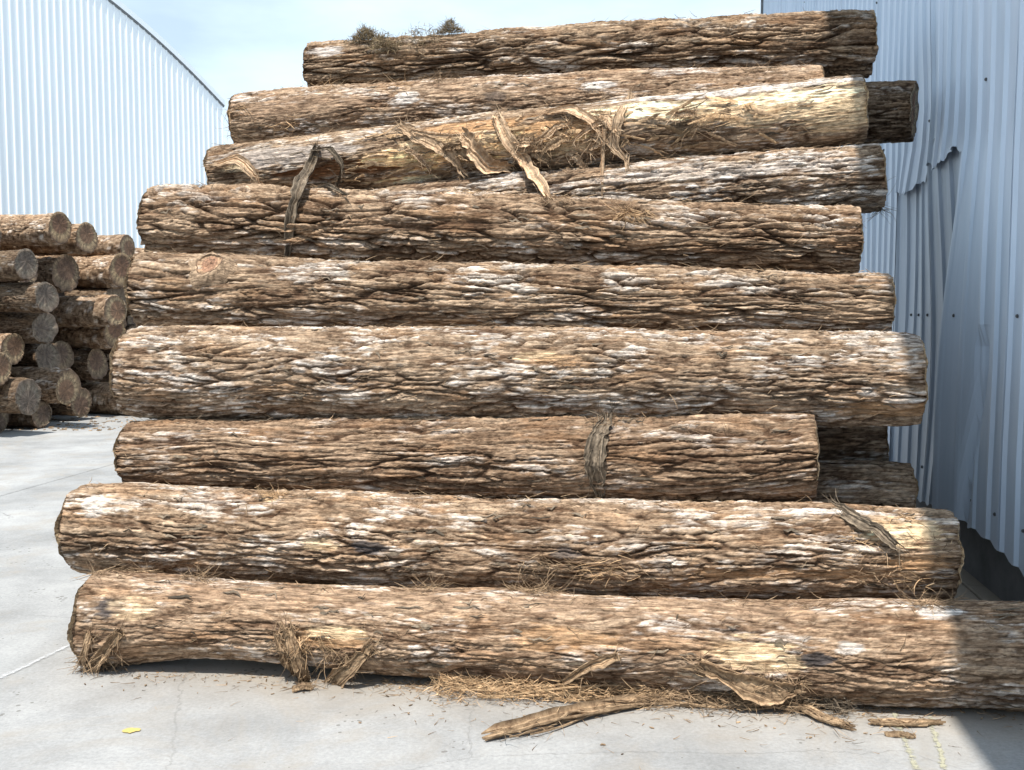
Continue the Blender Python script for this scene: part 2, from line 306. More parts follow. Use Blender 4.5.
# ------------------------------------------------------------------ logs
def sweep(centers, rings):                 # tube from rings of points, capped
    pass
class Bag:                                  # collects many little swept pieces into one mesh
    def __init__(s): s.v = []; s.q = []; s.t = []; s.n = 0; s.c = []; s.cr = np.random.RandomState(7)
    def tube(s, pts, wid, thk, side, k=4, seed=0, rough=0.0):
        pts = np.asarray(pts, float); m = len(pts)
        tan = np.gradient(pts, axis=0); tan /= np.linalg.norm(tan, axis=1)[:, None] + 1e-9
        sd_ = np.cross(np.cross(tan, np.broadcast_to(side, tan.shape)), tan); sd_ /= np.linalg.norm(sd_, axis=1)[:, None] + 1e-9
        nr = np.cross(tan, sd_)
        rr = np.random.RandomState(seed)
        base = s.n; s.c += [float(np.clip(s.cr.normal(0.9, 0.32), 0.3, 1.6))] * (m * k)
        for i in range(m):
            for j in range(k):
                a = 2 * math.pi * (j + 0.5) / k
                s.v.append(pts[i] + sd_[i] * math.cos(a) * wid[i] * (1 + rough * rr.uniform(-1, 1)) + nr[i] * math.sin(a) * thk[i] * (1 + rough * rr.uniform(-1, 1)))
        for i in range(m - 1):
            for j in range(k):
                j2 = (j + 1) % k
                s.q.append((base + i * k + j, base + i * k + j2, base + (i + 1) * k + j2, base + (i + 1) * k + j))
        e = base + (m - 1) * k
        for j in range(1, k - 1):
            s.t.append((base, base + j + 1, base + j)); s.t.append((e, e + j, e + j + 1))
        s.n += m * k
    def sheet(s, c, side, nrm, width, thick, seed, nw=11):
        rr = np.random.RandomState(seed); m = len(c); t = np.linspace(0, 1, m)
        def walk(sc):
            w = np.cumsum(rr.normal(size=m)); w = w - np.linspace(w[0], w[-1], m); return sc * w / (np.abs(w).max() + 1e-6)
        env = 0.30 + 0.70 * np.sin(np.clip(t * 0.92 + 0.06, 0, 1) * math.pi) ** 0.6
        lo = -0.5 * width * env * (1 + walk(0.35)) + rr.normal(size=m) * width * 0.05; hi = 0.5 * width * env * (1 + walk(0.35)) + rr.normal(size=m) * width * 0.05
        colh = rr.normal(size=nw) * thick * 0.55; colt = np.clip(rr.normal(0.9, 0.3, size=nw), 0.35, 1.5)
        endj = rr.uniform(-1, 1, size=(2, nw)); step = np.linalg.norm(c[1] - c[0])
        tan = c[-1] - c[0]; tan = tan / np.linalg.norm(tan); base = s.n
        curl = rr.uniform(0.1, 0.35) * width
        for lay in (0, 1):
            for i in range(m):
                for j in range(nw):
                    f = j / (nw - 1); x = lo[i] + (hi[i] - lo[i]) * f
                    p = c[i] + side * x + nrm * (colh[j] + curl * (2 * f - 1) ** 2 + rr.normal() * thick * 0.2 - lay * thick)
                    if i == 0: p = p + tan * endj[0, j] * step * 1.3
                    if i == m - 1: p = p + tan * endj[1, j] * step * 1.8
                    s.v.append(p); s.c.append(float(colt[j] * (1 + 0.12 * rr.normal())))
        def ix(l, i, j): return base + l * m * nw + i * nw + j
        for i in range(m - 1):
            for j in range(nw - 1):
                s.q.append((ix(0, i, j), ix(0, i, j + 1), ix(0, i + 1, j + 1), ix(0, i + 1, j))); s.q.append((ix(1, i, j), ix(1, i + 1, j), ix(1, i + 1, j + 1), ix(1, i, j + 1)))
            for j in (0, nw - 1): s.q.append((ix(0, i, j), ix(0, i + 1, j), ix(1, i + 1, j), ix(1, i, j)))
        for j in range(nw - 1):
            for i in (0, m - 1): s.q.append((ix(0, i, j), ix(0, i, j + 1), ix(1, i, j + 1), ix(1, i, j)))
        s.n += 2 * m * nw
    def fibre(s, p, d, ln, w, curl, rr):
        d = d / (np.linalg.norm(d) + 1e-9); c = rr.normal(size=3); c -= d * c.dot(d); c /= np.linalg.norm(c) + 1e-9
        t = np.linspace(0, 1, 4)
        pts = p + np.outer(t * ln, d) + np.outer(t * t * ln * curl, c)
        s.tube(pts, w * np.array([1, 0.9, 0.7, 0.3]), w * 0.6 * np.array([1, 0.9, 0.7, 0.3]), rr.normal(size=3), k=3)
    def mesh(s, name, origin=(0, 0, 0), smooth=False):
        me = np_mesh(name, np.asarray(s.v) - np.asarray(origin), s.q, s.t, smooth)
        set_col(me, 'tint', np.repeat(np.array(s.c)[:, None], 3, 1)); return me

BARKPAL = dict(dark=(0.150, 0.090, 0.055), mid=(0.335, 0.238, 0.160), tan=(0.49, 0.370, 0.262), pale=(0.77, 0.72, 0.665), orange=(0.42, 0.265, 0.155))
KIND = dict(gold=((0.82, 0.53, 0.28), 0.010, 0.9), wood=((0.68, 0.51, 0.32), 0.012, 0.85), cream=((0.86, 0.71, 0.49), 0.012, 0.85), orange=((0.42, 0.245, 0.125), 0.010, 0.7), black=((0.055, 0.052, 0.055), 0.002, 0.3),  # gold: bare wood warmed in colour to stand in for sunlight
            white=((0.70, 0.65, 0.60), -0.001, 0.1), smooth=((0.33, 0.225, 0.150), 0.002, 0.75), hollow=((0.22, 0.11, 0.055), 0.035, 0.8), grey=((0.40, 0.36, 0.33), 0.003, 0.75))

TINTS = {1: (1.05, 0.94, 0.86), 2: (1.06, 0.97, 0.89), 3: (0.92, 0.80, 0.71), 4: (1.02, 0.97, 0.93), 5: (0.98, 0.91, 0.84), 6: (0.98, 0.87, 0.77), 7: (1.06, 1.02, 0.99), 8: (1.03, 0.97, 0.90), 9: (1.05, 0.96, 0.90), 10: (0.86, 0.78, 0.69)}
class Log:
    def __init__(s, stations, d0, slope=-WS, seed=1, A=0.013, cell=(0.22, 0.036), pale=0.5, tone=1.0, nu=None, nv=230, patches=(), smooth_top=0.0, flare=0.0, crack=1.0):
        s.seed, s.A, s.cell, s.pale, s.tone, s.patches, s.smooth_top, s.flare, s.crack = seed, A, cell, pale, tone, patches, smooth_top, flare, crack
        C, R = [], []
        for k, (x, yt, yb) in enumerate(stations):
            yc = (yt + yb) / 2; xe = x
            for it in range(6):
                a = (xe - W / 2) / F
                r1 = raydir(xe, yc); a = r1[0] / r1[1]
                d = d0 / (1 - slope * a)
                rr = (yb - yt) / 2 / F * d
                if k in (0, len(stations) - 1): xe = W / 2 + (x - W / 2) * (d - 0.93 * rr) / d - slope * rr / d * F
            C.append(unproj(xe, yc, d)); R.append(rr)
        s.C = np.array(C); s.R = np.array(R)
        s.finish(nu, nv)
    def finish(s, nu, nv):
        s.a = s.C[-1] - s.C[0]; s.L = np.linalg.norm(s.a); s.a /= s.L
        s.us = (s.C - s.C[0]) @ s.a
        s.nu = nu or int(s.L / 0.0095); s.nv = nv
        s.ef = np.cross(s.a, (0, 0, 1)); s.ef /= np.linalg.norm(s.ef)
        if s.ef[1] > 0: s.ef = -s.ef
        s.eu = np.cross(s.a, s.ef); 
        if s.eu[2] < 0: s.eu = -s.eu
        s.Rm = float(s.R.mean())
        g = np.linspace(0, s.L, 200)
        k = np.hanning(41); k /= k.sum()
        def sm_(v):
            y = np.interp(g, s.us, v); yp = np.concatenate([2 * y[0] - y[20:0:-1], y, 2 * y[-1] - y[-2:-22:-1]])
            return np.convolve(yp, k, 'valid')
        s.g = g; s.Cg = np.stack([sm_(s.C[:, i]) for i in range(3)], 1); s.Rg = sm_(s.R)
    def cen(s, u): return np.stack([np.interp(u, s.g, s.Cg[:, i]) for i in range(3)], -1)
    def rad(s, u): return np.interp(u, s.g, s.Rg)
    def hit(s, px, py):                    # pixel -> (u, theta, point, outward normal) on this log
        r = raydir(px, py); r = r / r[1]
        t = np.linspace(s.C[:, 1].min() - 0.5, s.C[:, 1].max() + 0.4, 1500)
        P = np.array([0, 0, CAM_Z]) + t[:, None] * r
        u = np.clip((P - s.C[0]) @ s.a, 0, s.L); D = P - s.cen(u)
        dist = np.sqrt((D ** 2).sum(1)) - s.rad(u)
        ok = np.where(dist < 0)[0]
        i = ok[0] if len(ok) else int(np.argmin(dist))
        n = D[i] - s.a * (D[i] @ s.a); n /= np.linalg.norm(n)
        th = math.atan2(n @ s.eu, n @ s.ef)
        return u[i], th, s.cen(u[i:i + 1])[0] + n * s.rad(u[i]), n
    def at(s, u, th, lift=0.0):
        n = math.cos(th) * s.ef + math.sin(th) * s.eu
        return s.cen(np.array([u]))[0] + n * (s.rad(u) + lift), n
    def build(s, origin):
        nu, nv = s.nu, s.nv
        # denser sampling on the side that faces the yard
        tt = np.linspace(-math.pi, math.pi, 721)
        dens = 0.32 + 0.68 * sstep(-1.75, -1.25, tt) * (1 - sstep(1.75, 2.3, tt))
        cum = np.concatenate([[0], np.cumsum((dens[1:] + dens[:-1]) / 2)]); cum /= cum[-1]
        th = np.interp(np.arange(nv) / nv, cum, tt)
        ug = np.linspace(0, s.L, nu)
        U, T = np.meshgrid(ug, th, indexing='ij'); C = 2 * math.pi * s.Rm; V = (T + math.pi) * s.Rm
        sd_ = s.seed * 101
        Vw = V + 0.040 * pnoise(U, V, C, 0.75, 0.25, sd_ + 1, 2) + 0.0045 * pnoise(U, V, C, 0.10, 0.05, sd_ + 2, 2)
        Uw = U + 0.05 * pnoise(U, V, C, 0.3, 0.06, sd_ + 3)
        cl, cw = s.cell
        jag = 0.0058 * pnoise(U, V, C, 0.034, 0.018, sd_ + 17, 3)
        f1, f2, idv, tx = voro(Uw, Vw + jag, C, cl * 1.15, cw * 0.80, sd_ + 4)
        e = f2 - f1
        gate = sstep(-0.25, 0.2, pnoise(U, V, C, 0.45, 0.10, sd_ + 7, 2))
        crack = np.exp(-(e / 0.12) ** 2) * (0.2 + 0.8 * gate)
        plate = sstep(0.0, 0.55, e)
        g1, g2, id2, tx2 = voro(Uw + 5, Vw + jag * 0.7, C, cl * 0.34, cw * 0.36, sd_ + 5)
        plate2 = sstep(0.0, 0.22, g2 - g1)
        rn = pnoise(Uw, Vw + jag, C, cl * 2.6, cw * 2.0, sd_ + 6)
        gate2 = sstep(-0.1, 0.25, pnoise(U, V, C, 0.6, 0.13, sd_ + 18, 2))
        fur = np.maximum(np.exp(-(rn / 0.05) ** 2) * (0.3 + 0.7 * gate2), crack * s.crack)
        hair = np.exp(-((g2 - g1) / 0.10) ** 2) * sstep(-0.1, 0.3, pnoise(U, V, C, 0.2, 0.07, sd_ + 19, 2))
        fine = pnoise(U, V, C, 0.055, 0.008, sd_ + 8, 2)
        flk = pnoise(U, V, C, 0.020, 0.010, sd_ + 21, 2)
        zone = sstep(-0.35, 0.3, pnoise(U, V, C, 0.7, 0.3, sd_ + 9, 2))        # rough bark against worn bark
        A = s.A * (0.5 + 0.45 * zone)
        if s.smooth_top: A = A * (1 - s.smooth_top * sstep(0.2, 1.0, np.sin(T)))
        stri = pnoise(U, V, C, 0.30, 0.014, sd_ + 15, 2)
        h = A * (0.55 * (plate - 1) + 0.28 * (plate2 - 1) * (0.4 + 0.6 * idv) - 1.75 * fur - 0.55 * hair + 0.55 * (idv - 0.5) * plate + 0.10 * tx * plate + 0.42 * (id2 - 0.5) * plate2 + 0.34 * stri + 0.22 * flk) + 0.0036 * fine
        low = 0.016 * pnoise(U, V, C, 0.8, 0.35, sd_ + 10, 2)
        # colour: each plate its own tone, pale weathered scales, orange inner layers
        pal = {k: np.array(v) for k, v in BARKPAL.items()}
        t1 = np.clip(0.52 + 0.40 * (idv - 0.5) + 0.55 * (id2 - 0.5) + 0.30 * flk + 0.45 * pnoise(U, V, C, 0.35, 0.1, sd_ + 11, 3), 0, 1)[..., None]
        col = np.where(t1 < 0.5, pal['dark'] * 0.8 + (pal['mid'] - pal['dark'] * 0.8) * (t1 * 2), pal['mid'] + (pal['tan'] - pal['mid']) * (t1 * 2 - 1))
        og = sstep(0.12, 0.5, pnoise(U, V, C, 0.4, 0.13, sd_ + 12, 3)) * 0.5
        col = col + (pal['orange'] - col) * og[..., None]
        pw = pnoise(Uw, Vw, C, 0.45, 0.14, sd_ + 13, 2) + 0.55 * (id2 - 0.5) + 0.35 * pnoise(U, V, C, 0.06, 0.016, sd_ + 14, 2)
        wh = sstep(0.34 - 0.5 * s.pale, 0.78 - 0.5 * s.pale, pw) * sstep(0.0, 0.4, plate) * (0.35 + 0.65 * id2)
        col = col + (pal['pale'] - col) * (wh * 0.72)[..., None]
        inner = np.maximum(fur, 0.55 * hair)
        col = col + (np.array((0.075, 0.042, 0.025)) - col) * np.clip(inner * 1.1, 0, 0.9)[..., None]  # furrows: dark bark brown, deepened in colour for the shade inside them
        col = col * s.tone * np.array(TINTS.get(s.seed, (1.0, 0.93, 0.86))) * 0.6 + col * s.tone * np.array((0.385, 0.405, 0.425))
        for k, pt in enumerate(s.patches):
            if 'px' in pt: u0, t0 = s.hit(*pt['px'])[:2]
            else: u0, t0 = pt['at']
            dv = (T - t0 + math.pi) % (2 * math.pi) - math.pi
            q = np.sqrt(((U - u0) / pt['L']) ** 2 + (dv * s.Rm / pt['W']) ** 2) + 0.6 * pnoise(U, V, C, 0.20, 0.030, sd_ + 30 + k, 4)
            m = sstep(1.0, 0.78, q)
            cc, dep, smo = KIND[pt['kind']]; cc = np.array(cc)
            fib = pnoise(U, V, C, 0.12, 0.010, sd_ + 50 + k, 3)
            cv = cc * (1.12 + 0.6 * fib[..., None] + 0.3 * (id2 - 0.5)[..., None]) 
            if pt['kind'] in ('wood', 'cream'):
                br = sstep(0.05, 0.4, pnoise(U, V, C, 0.16, 0.026, sd_ + 70 + k, 3))[..., None]
                cv = cv + (np.array((0.34, 0.205, 0.11)) - cv) * br * 0.75
            st = pt.get('s', 1.0)
            col = col + (cv - col) * (m * st)[..., None]
            h = h * (1 - m * smo) + m * (-dep + 0.006 * fib * smo)
        h = h + low
        Rr = s.rad(ug)[:, None] + h
        end = np.minimum(U, s.L - U)
        Rr = Rr * (1 - 0.035 * np.exp(-end / 0.02)) * (1 + s.flare * np.exp(-U / 0.15))
        ej = 0.014 * pnoise(np.zeros_like(th) + 3.3, (th + math.pi) * s.Rm, C, 1.0, 0.1, sd_ + 20, 3)
        Uo = U + np.where(U < s.L / 2, 1, -1) * ej[None, :] * np.exp(-end / 0.03)
        P = s.cen(ug)[:, None, :] + s.a * (Uo - U)[..., None] + Rr[..., None] * (np.cos(T)[..., None] * s.ef + np.sin(T)[..., None] * s.eu)
        idx = np.arange(nu * nv).reshape(nu, nv); nx = np.roll(idx, -1, axis=1)
        q = np.stack([idx[:-1], nx[:-1], nx[1:], idx[1:]], -1).reshape(-1, 4)
        if np.dot(np.cross(s.a, s.ef), s.eu) > 0: q = q[:, ::-1]
        me = np_mesh('bark', P.reshape(-1, 3) - origin, quads=q)
        set_col(me, 'tint', np.clip(col, 0.01, 0.9).reshape(-1, 3))
        lc = np.stack([U, Rr * np.cos(T), Rr * np.sin(T)], -1) + s.seed * 3.7
        set_vec(me, 'log_co', lc.reshape(-1, 3))
        s.rings = (P[0], P[-1])
        return me

def face_mesh(ring, inward, origin, seed, heart=(0.30, 0.155, 0.085), sap=(0.50, 0.36, 0.20), grey=0.3):
    ring = ring[::max(1, len(ring) // 90)]; n = len(ring); c = ring.mean(0)
    rr = np.random.RandomState(seed); vs_, cols, lcs = [], [], []
    fr = [1.0, 0.955, 0.93, 0.8, 0.62, 0.42, 0.2]
    r0 = np.linalg.norm(ring - c, axis=1).mean()
    off = np.array([0.0, -0.002, 0.006, 0.007, 0.007, 0.008, 0.008])
    heart, sap = np.array(heart), np.array(sap); gcol = np.array((0.20, 0.17, 0.14))
    bk = np.array((0.16, 0.095, 0.055))
    for k, f in enumerate(fr):
        pr = c + (ring - c) * f
        if k > 1:                           # inner rings round out
            dirs = (ring - c) / np.linalg.norm(ring - c, axis=1)[:, None]
            pr = c + dirs * (r0 * f * 0.985)
        pr = pr + inward * (off[k] + (rr.normal(size=n)[:, None] * 0.0012 if k > 1 else 0))
        vs_.append(pr)
        base = bk if k < 2 else (sap if k < 4 else heart)
        base = base * (1 - grey) + gcol * grey
        cols.append(np.clip(base * (1 + 0.15 * rr.normal(size=n))[:, None], 0.02, 0.9))
        lcs.append(pr - c)
    vs_.append((c + inward * 0.008)[None]); cols.append((heart * (1 - grey) + gcol * grey)[None]); lcs.append(np.zeros((1, 3)))
    q, t = [], []
    for k in range(len(fr) - 1):
        for j in range(n):
            j2 = (j + 1) % n; q.append((k * n + j, k * n + j2, (k + 1) * n + j2, (k + 1) * n + j))
    e = len(fr) * n
    for j in range(n): t.append((e - n + j, e - n + (j + 1) % n, e))
    V = np.concatenate(vs_)
    # orient outward
    a, b_, c_ = V[t[0][0]], V[t[0][1]], V[t[0][2]]
    if np.dot(np.cross(b_ - a, c_ - a), inward) > 0:
        q = [x[::-1] for x in q]; t = [x[::-1] for x in t]
    me = np_mesh('cut_face', V - origin, q, t, smooth=False)
    set_col(me, 'tint', np.concatenate(cols)); set_vec(me, 'log_co', np.concatenate(lcs))
    return me

def build_log(lg, label, group, grey=0.3, cat='log', name='log'):
    mid = lg.cen(np.array([lg.L / 2]))[0]; org = mid - np.array([0, 0, lg.rad(lg.L / 2)])
    root = empty(name, org); tag(root, label, cat, group)
    obj('bark', lg.build(org), root, M_BARK)
    obj('cut_face', face_mesh(lg.rings[0], lg.a, org, lg.seed * 3 + 1, grey=grey), root, M_CUT)
    obj('cut_face', face_mesh(lg.rings[1], -lg.a, org, lg.seed * 3 + 2, grey=grey), root, M_CUT)
    lg.root, lg.org = root, org
    return root

def P(kind, x, y, L, Wd, s=1.0): return dict(kind=kind, px=(x, y), L=L, W=Wd, s=s)
GRP = 'logs stacked in the big pile'
FRONT = {}
def front(key, label, **kw):
    st = kw.pop('st'); grey = kw.pop('grey', 0.3)
    lg = Log(st, **kw); FRONT[key] = lg
    build_log(lg, label, GRP, grey)

front(1, 'brown barked log lying on the concrete at the foot of the big pile',
      st=[(72, 570, 666), (160, 572, 660), (250, 581, 658), (350, 587, 669), (500, 590, 684), (700, 598, 696), (850, 600, 704), (1000, 600, 708), (1068, 602, 712)],
      d0=4.25, seed=1, crack=0.65, A=0.010, cell=(0.20, 0.040), pale=0.30, smooth_top=0.55, flare=0.06,
      patches=[P('smooth', 300, 595, 0.9, 0.09, 0.5), P('smooth', 620, 605, 0.9, 0.07, 0.5), P('orange', 325, 640, 0.22, 0.05, 0.7), P('wood', 330, 632, 0.16, 0.04, 0.8), P('black', 108, 607, 0.06, 0.05, 0.8), P('wood', 130, 608, 0.12, 0.06, 0.4),
               P('wood', 755, 655, 0.20, 0.075, 0.8), P('black', 818, 660, 0.075, 0.032, 0.9), P('white', 850, 648, 0.06, 0.03, 0.6), P('white', 938, 610, 0.10, 0.05, 0.7), P('orange', 560, 640, 0.3, 0.06, 0.5)])
front(2, 'pale-scaled log lying on the lowest log, torn yellow patch near its shed end',
      st=[(57, 483, 572), (130, 483, 577), (300, 489, 583), (450, 494, 593), (600, 499, 597), (800, 503, 600), (962, 508, 600)],
      d0=4.62, seed=2, crack=0.90, A=0.013, cell=(0.26, 0.040), pale=0.62,
      patches=[P('black', 370, 548, 0.09, 0.030, 0.85), P('wood', 318, 545, 0.10, 0.04, 0.7), P('wood', 905, 530, 0.20, 0.085, 0.85), P('cream', 885, 533, 0.10, 0.03, 0.9), P('orange', 915, 565, 0.14, 0.05, 0.7),
               P('black', 565, 553, 0.07, 0.030, 0.7), P('white', 95, 505, 0.07, 0.06, 0.5), P('white', 840, 512, 0.3, 0.025, 0.6), P('wood', 272, 497, 0.05, 0.03, 0.8), P('orange', 800, 575, 0.5, 0.03, 0.5)])
front(3, 'short twisted-grain log with a dark fibrous bark band across it',
      st=[(113, 420, 488), (300, 418, 495), (500, 416, 501), (650, 414, 503), (820, 411, 501)],
      d0=4.86, seed=3, A=0.014, cell=(0.34, 0.044), pale=0.22, tone=0.95)
front(4, 'thick pale grey flaky log, fourth up the face of the big pile',
      st=[(110, 327, 418), (300, 326, 422), (500, 326, 425), (700, 329, 425), (927, 333, 427)],
      d0=5.02, seed=4, crack=0.85, A=0.013, cell=(0.22, 0.038), pale=0.70, patches=[P('wood', 540, 355, 0.12, 0.03, 0.6), P('orange', 560, 360, 0.2, 0.03, 0.5), P('orange', 890, 410, 0.3, 0.05, 0.6)])
front(5, 'furrowed log with a round cut branch knot near one end',
      st=[(125, 252, 334), (300, 258, 336), (500, 263, 338), (700, 268, 340), (895, 273, 340)],
      d0=5.30, seed=5, A=0.020, cell=(0.36, 0.050), pale=0.55)
front(6, 'deeply ridged brown log with a dark bark band hanging over it',
      st=[(137, 187, 259), (250, 186, 263), (500, 194, 269), (700, 203, 275), (863, 207, 277)],
      d0=5.62, seed=6, A=0.025, cell=(0.30, 0.058), pale=0.34)
front(7, 'tilted whitish weathered log wedged under the stripped yellow log',
      st=[(240, 212, 262), (420, 184, 242), (600, 165, 227), (886, 143, 211)],
      d0=6.06, seed=7, A=0.015, cell=(0.30, 0.042), pale=0.85, nv=200, patches=[P('white', 700, 172, 0.8, 0.05, 0.35)])
front(8, 'half stripped log with bare yellow wood and torn hanging bark strips',
      st=[(205, 148, 200), (400, 125, 188), (600, 103, 168), (868, 77, 143)],
      d0=6.18, seed=8, crack=0.50, A=0.008, cell=(0.20, 0.034), pale=0.55, nv=220,
      patches=[P('grey', 280, 155, 0.55, 0.08, 0.6), P('cream', 235, 168, 0.10, 0.03, 0.7), P('hollow', 335, 172, 0.40, 0.07, 1.0), P('gold', 430, 156, 0.44, 0.085, 1.0), P('cream', 405, 180, 0.25, 0.025, 1.0), P('gold', 530, 140, 0.45, 0.09, 0.95),
               P('wood', 450, 142, 0.35, 0.06, 0.9), P('orange', 470, 125, 0.40, 0.05, 0.9), P('orange', 575, 125, 0.30, 0.06, 0.9), P('wood', 560, 150, 0.30, 0.04, 0.9), P('cream', 665, 108, 0.50, 0.07, 1.0), P('wood', 770, 108, 0.60, 0.10, 0.8), P('cream', 815, 92, 0.5, 0.06, 1.0), P('wood', 845, 118, 0.25, 0.10, 0.8), P('white', 740, 90, 0.8, 0.04, 0.6), P('black', 390, 125, 0.1, 0.03, 0.3)])
front(9, 'tilted grey brown log resting on the stripped log under the topmost log',
      st=[(228, 95, 151), (400, 82, 142), (600, 72, 134), (825, 66, 129)],
      d0=6.60, seed=9, crack=0.60, A=0.009, cell=(0.22, 0.034), pale=0.50, nv=200,
      patches=[P('smooth', 300, 105, 0.5, 0.07, 0.5), P('white', 405, 98, 0.09, 0.05, 0.6), P('white', 600, 85, 0.12, 0.03, 0.6), P('black', 495, 96, 0.07, 0.04, 0.5)])
front(10, 'ridged dark log on the very top of the big pile with moss clumps on it',
      st=[(302, 45, 93), (480, 33, 85), (680, 20, 78), (877, 12, 76)],
      d0=7.0, seed=10, A=0.024, cell=(0.34, 0.056), pale=0.34, tone=0.97, nv=200, patches=[P('grey', 325, 50, 0.16, 0.06, 0.8)])
front(11, 'dark shaded log poking out behind the stripped log against the dented sheet metal',
      st=[(700, 92, 146), (800, 88, 146), (911, 82, 141)],
      d0=7.75, slope=-0.50, seed=11, A=0.013, cell=(0.25, 0.034), pale=0.05, tone=0.6, nu=200, nv=130)  # tone lowered to put the shade on this log into its bark
front(12, 'log set back behind the short twisted log, its end beside the shed wall',
      st=[(250, 452, 522), (600, 458, 528), (918, 460, 532)],
      d0=5.28, seed=12, A=0.010, cell=(0.2, 0.034), pale=0.25, nu=240, nv=140)
front(13, 'dark log deep in the gap under the thick pale log',
      st=[(300, 405, 468), (600, 405, 470), (888, 408, 473)],
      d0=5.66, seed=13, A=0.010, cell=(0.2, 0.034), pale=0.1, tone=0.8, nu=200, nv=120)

# hidden logs that carry the pile: dropped one by one onto what lies below
def generic_log(seed, L=4.0, r=0.2, **kw):
    g = Log.__new__(Log)
    g.seed, g.A, g.cell, g.pale, g.tone, g.patches, g.smooth_top, g.flare, g.crack = seed, kw.get('A', 0.012), (0.2, 0.036), kw.get('pale', 0.3), kw.get('tone', 1.0), kw.get('patches', ()), 0, 0, 0.9
    g.C = np.array([(-L / 2, 0, 0), (0, 0, 0.02), (L / 2, 0, 0)], float); g.R = np.array([r * 1.05, r, r * 0.97])
    g.finish(kw.get('nu', 150), kw.get('nv', 76)); return g
PROTO = []
tones = [(1.15, 0.3, 0.05), (0.5, 0.05, 0.35), (0.95, 0.3, 0.1), (0.45, 0.1, 0.5), (0.65, 0.2, 0.2)]  # the low tones put the stack's deep shade into bark colour
for k, (tn, pl, gy) in enumerate(tones):
    g = generic_log(40 + k, tone=tn, pale=pl, patches=[dict(kind='smooth', at=(2.0, 1.3), L=1.6, W=0.16, s=0.7)] if k in (0, 2) else ())
    me = g.build(np.zeros(3))
    PROTO.append((me, face_mesh(g.rings[0], g.a, np.zeros(3), 500 + k, ((0.20, 0.105, 0.06), (0.15, 0.09, 0.06), (0.27, 0.15, 0.085), (0.13, 0.085, 0.06), (0.18, 0.10, 0.06))[k], ((0.40, 0.28, 0.155), (0.26, 0.19, 0.11), (0.46, 0.33, 0.19), (0.22, 0.175, 0.12), (0.32, 0.225, 0.13))[k], gy), face_mesh(g.rings[1], -g.a, np.zeros(3), 600 + k, ((0.20, 0.105, 0.06), (0.15, 0.09, 0.06), (0.27, 0.15, 0.085), (0.13, 0.085, 0.06), (0.18, 0.10, 0.06))[k], ((0.40, 0.28, 0.155), (0.26, 0.19, 0.11), (0.46, 0.33, 0.19), (0.22, 0.175, 0.12), (0.32, 0.225, 0.13))[k], gy), 0.2))
def place_proto(k, center, r, rz, roll, label, group, ln=1.0, tilt=0.0):
    sc = r / 0.2
    root = empty('log', (center[0], center[1], center[2] - r)); root.rotation_euler = (0, tilt, rz); tag(root, label, 'log', group)
    for nm, me in (('bark', PROTO[k][0]), ('cut_face', PROTO[k][1]), ('cut_face', PROTO[k][2])):
        mt = M_BARK if nm == 'bark' else M_CUT
        o = obj(nm, me, root, mt); o.location = (0, 0, r); o.rotation_euler = (roll, 0, 0); o.scale = (ln, sc, sc)
    return root
circ = []
for k, lg in FRONT.items():
    m = lg.cen(np.array([lg.L / 2]))[0]
    q = m[1] + WS * m[0]
    circ.append((q, m[2], lg.Rm))
    print('LOG', k, 'L %.2f r %.3f q %.2f z %.2f  ends z-r %.3f %.3f Xr %.2f' % (lg.L, lg.Rm, q, m[2], lg.C[0][2] - lg.R[0], lg.C[-1][2] - lg.R[-1], lg.C[-1][0]))
prs = random.Random(3)
HID = 0
for row in range(9):
    for c in range(10):
        r = prs.uniform(0.185, 0.215)
        q = 4.78 + c * 0.46 + 0.23 * (row % 2) + prs.uniform(-0.03, 0.03)
        z = r
        for it in range(40):
            hit = [(qq, zz, rr) for (qq, zz, rr) in circ if (qq - q) ** 2 + (zz - z) ** 2 < (r + rr - 0.006) ** 2]
            if not hit: break
            z = max(zz + math.sqrt(max(1e-6, (r + rr) ** 2 - (qq - q) ** 2)) for (qq, zz, rr) in hit)
        fl = np.interp(z, [0.2, 1.3, 2.0, 2.75, 3.2], [4.7, 5.4, 6.0, 6.65, 7.1])
        if q < fl or z > 2.75 or q > 8.2 - z * 0.1 or q > 7.0 + (3.0 - z) * 0.35: continue
        if row > 7: continue
        circ.append((q, z, r)); HID += 1
        p = -0.7 + prs.uniform(-0.10, 0.10)
        place_proto(prs.randrange(5), yard(p, q, z), r, YAW + prs.uniform(-0.01, 0.01), prs.uniform(0, 6.2), 'log inside the big pile behind its front logs', 'logs packed inside the big pile', ln=0.84)
print('hidden', HID)

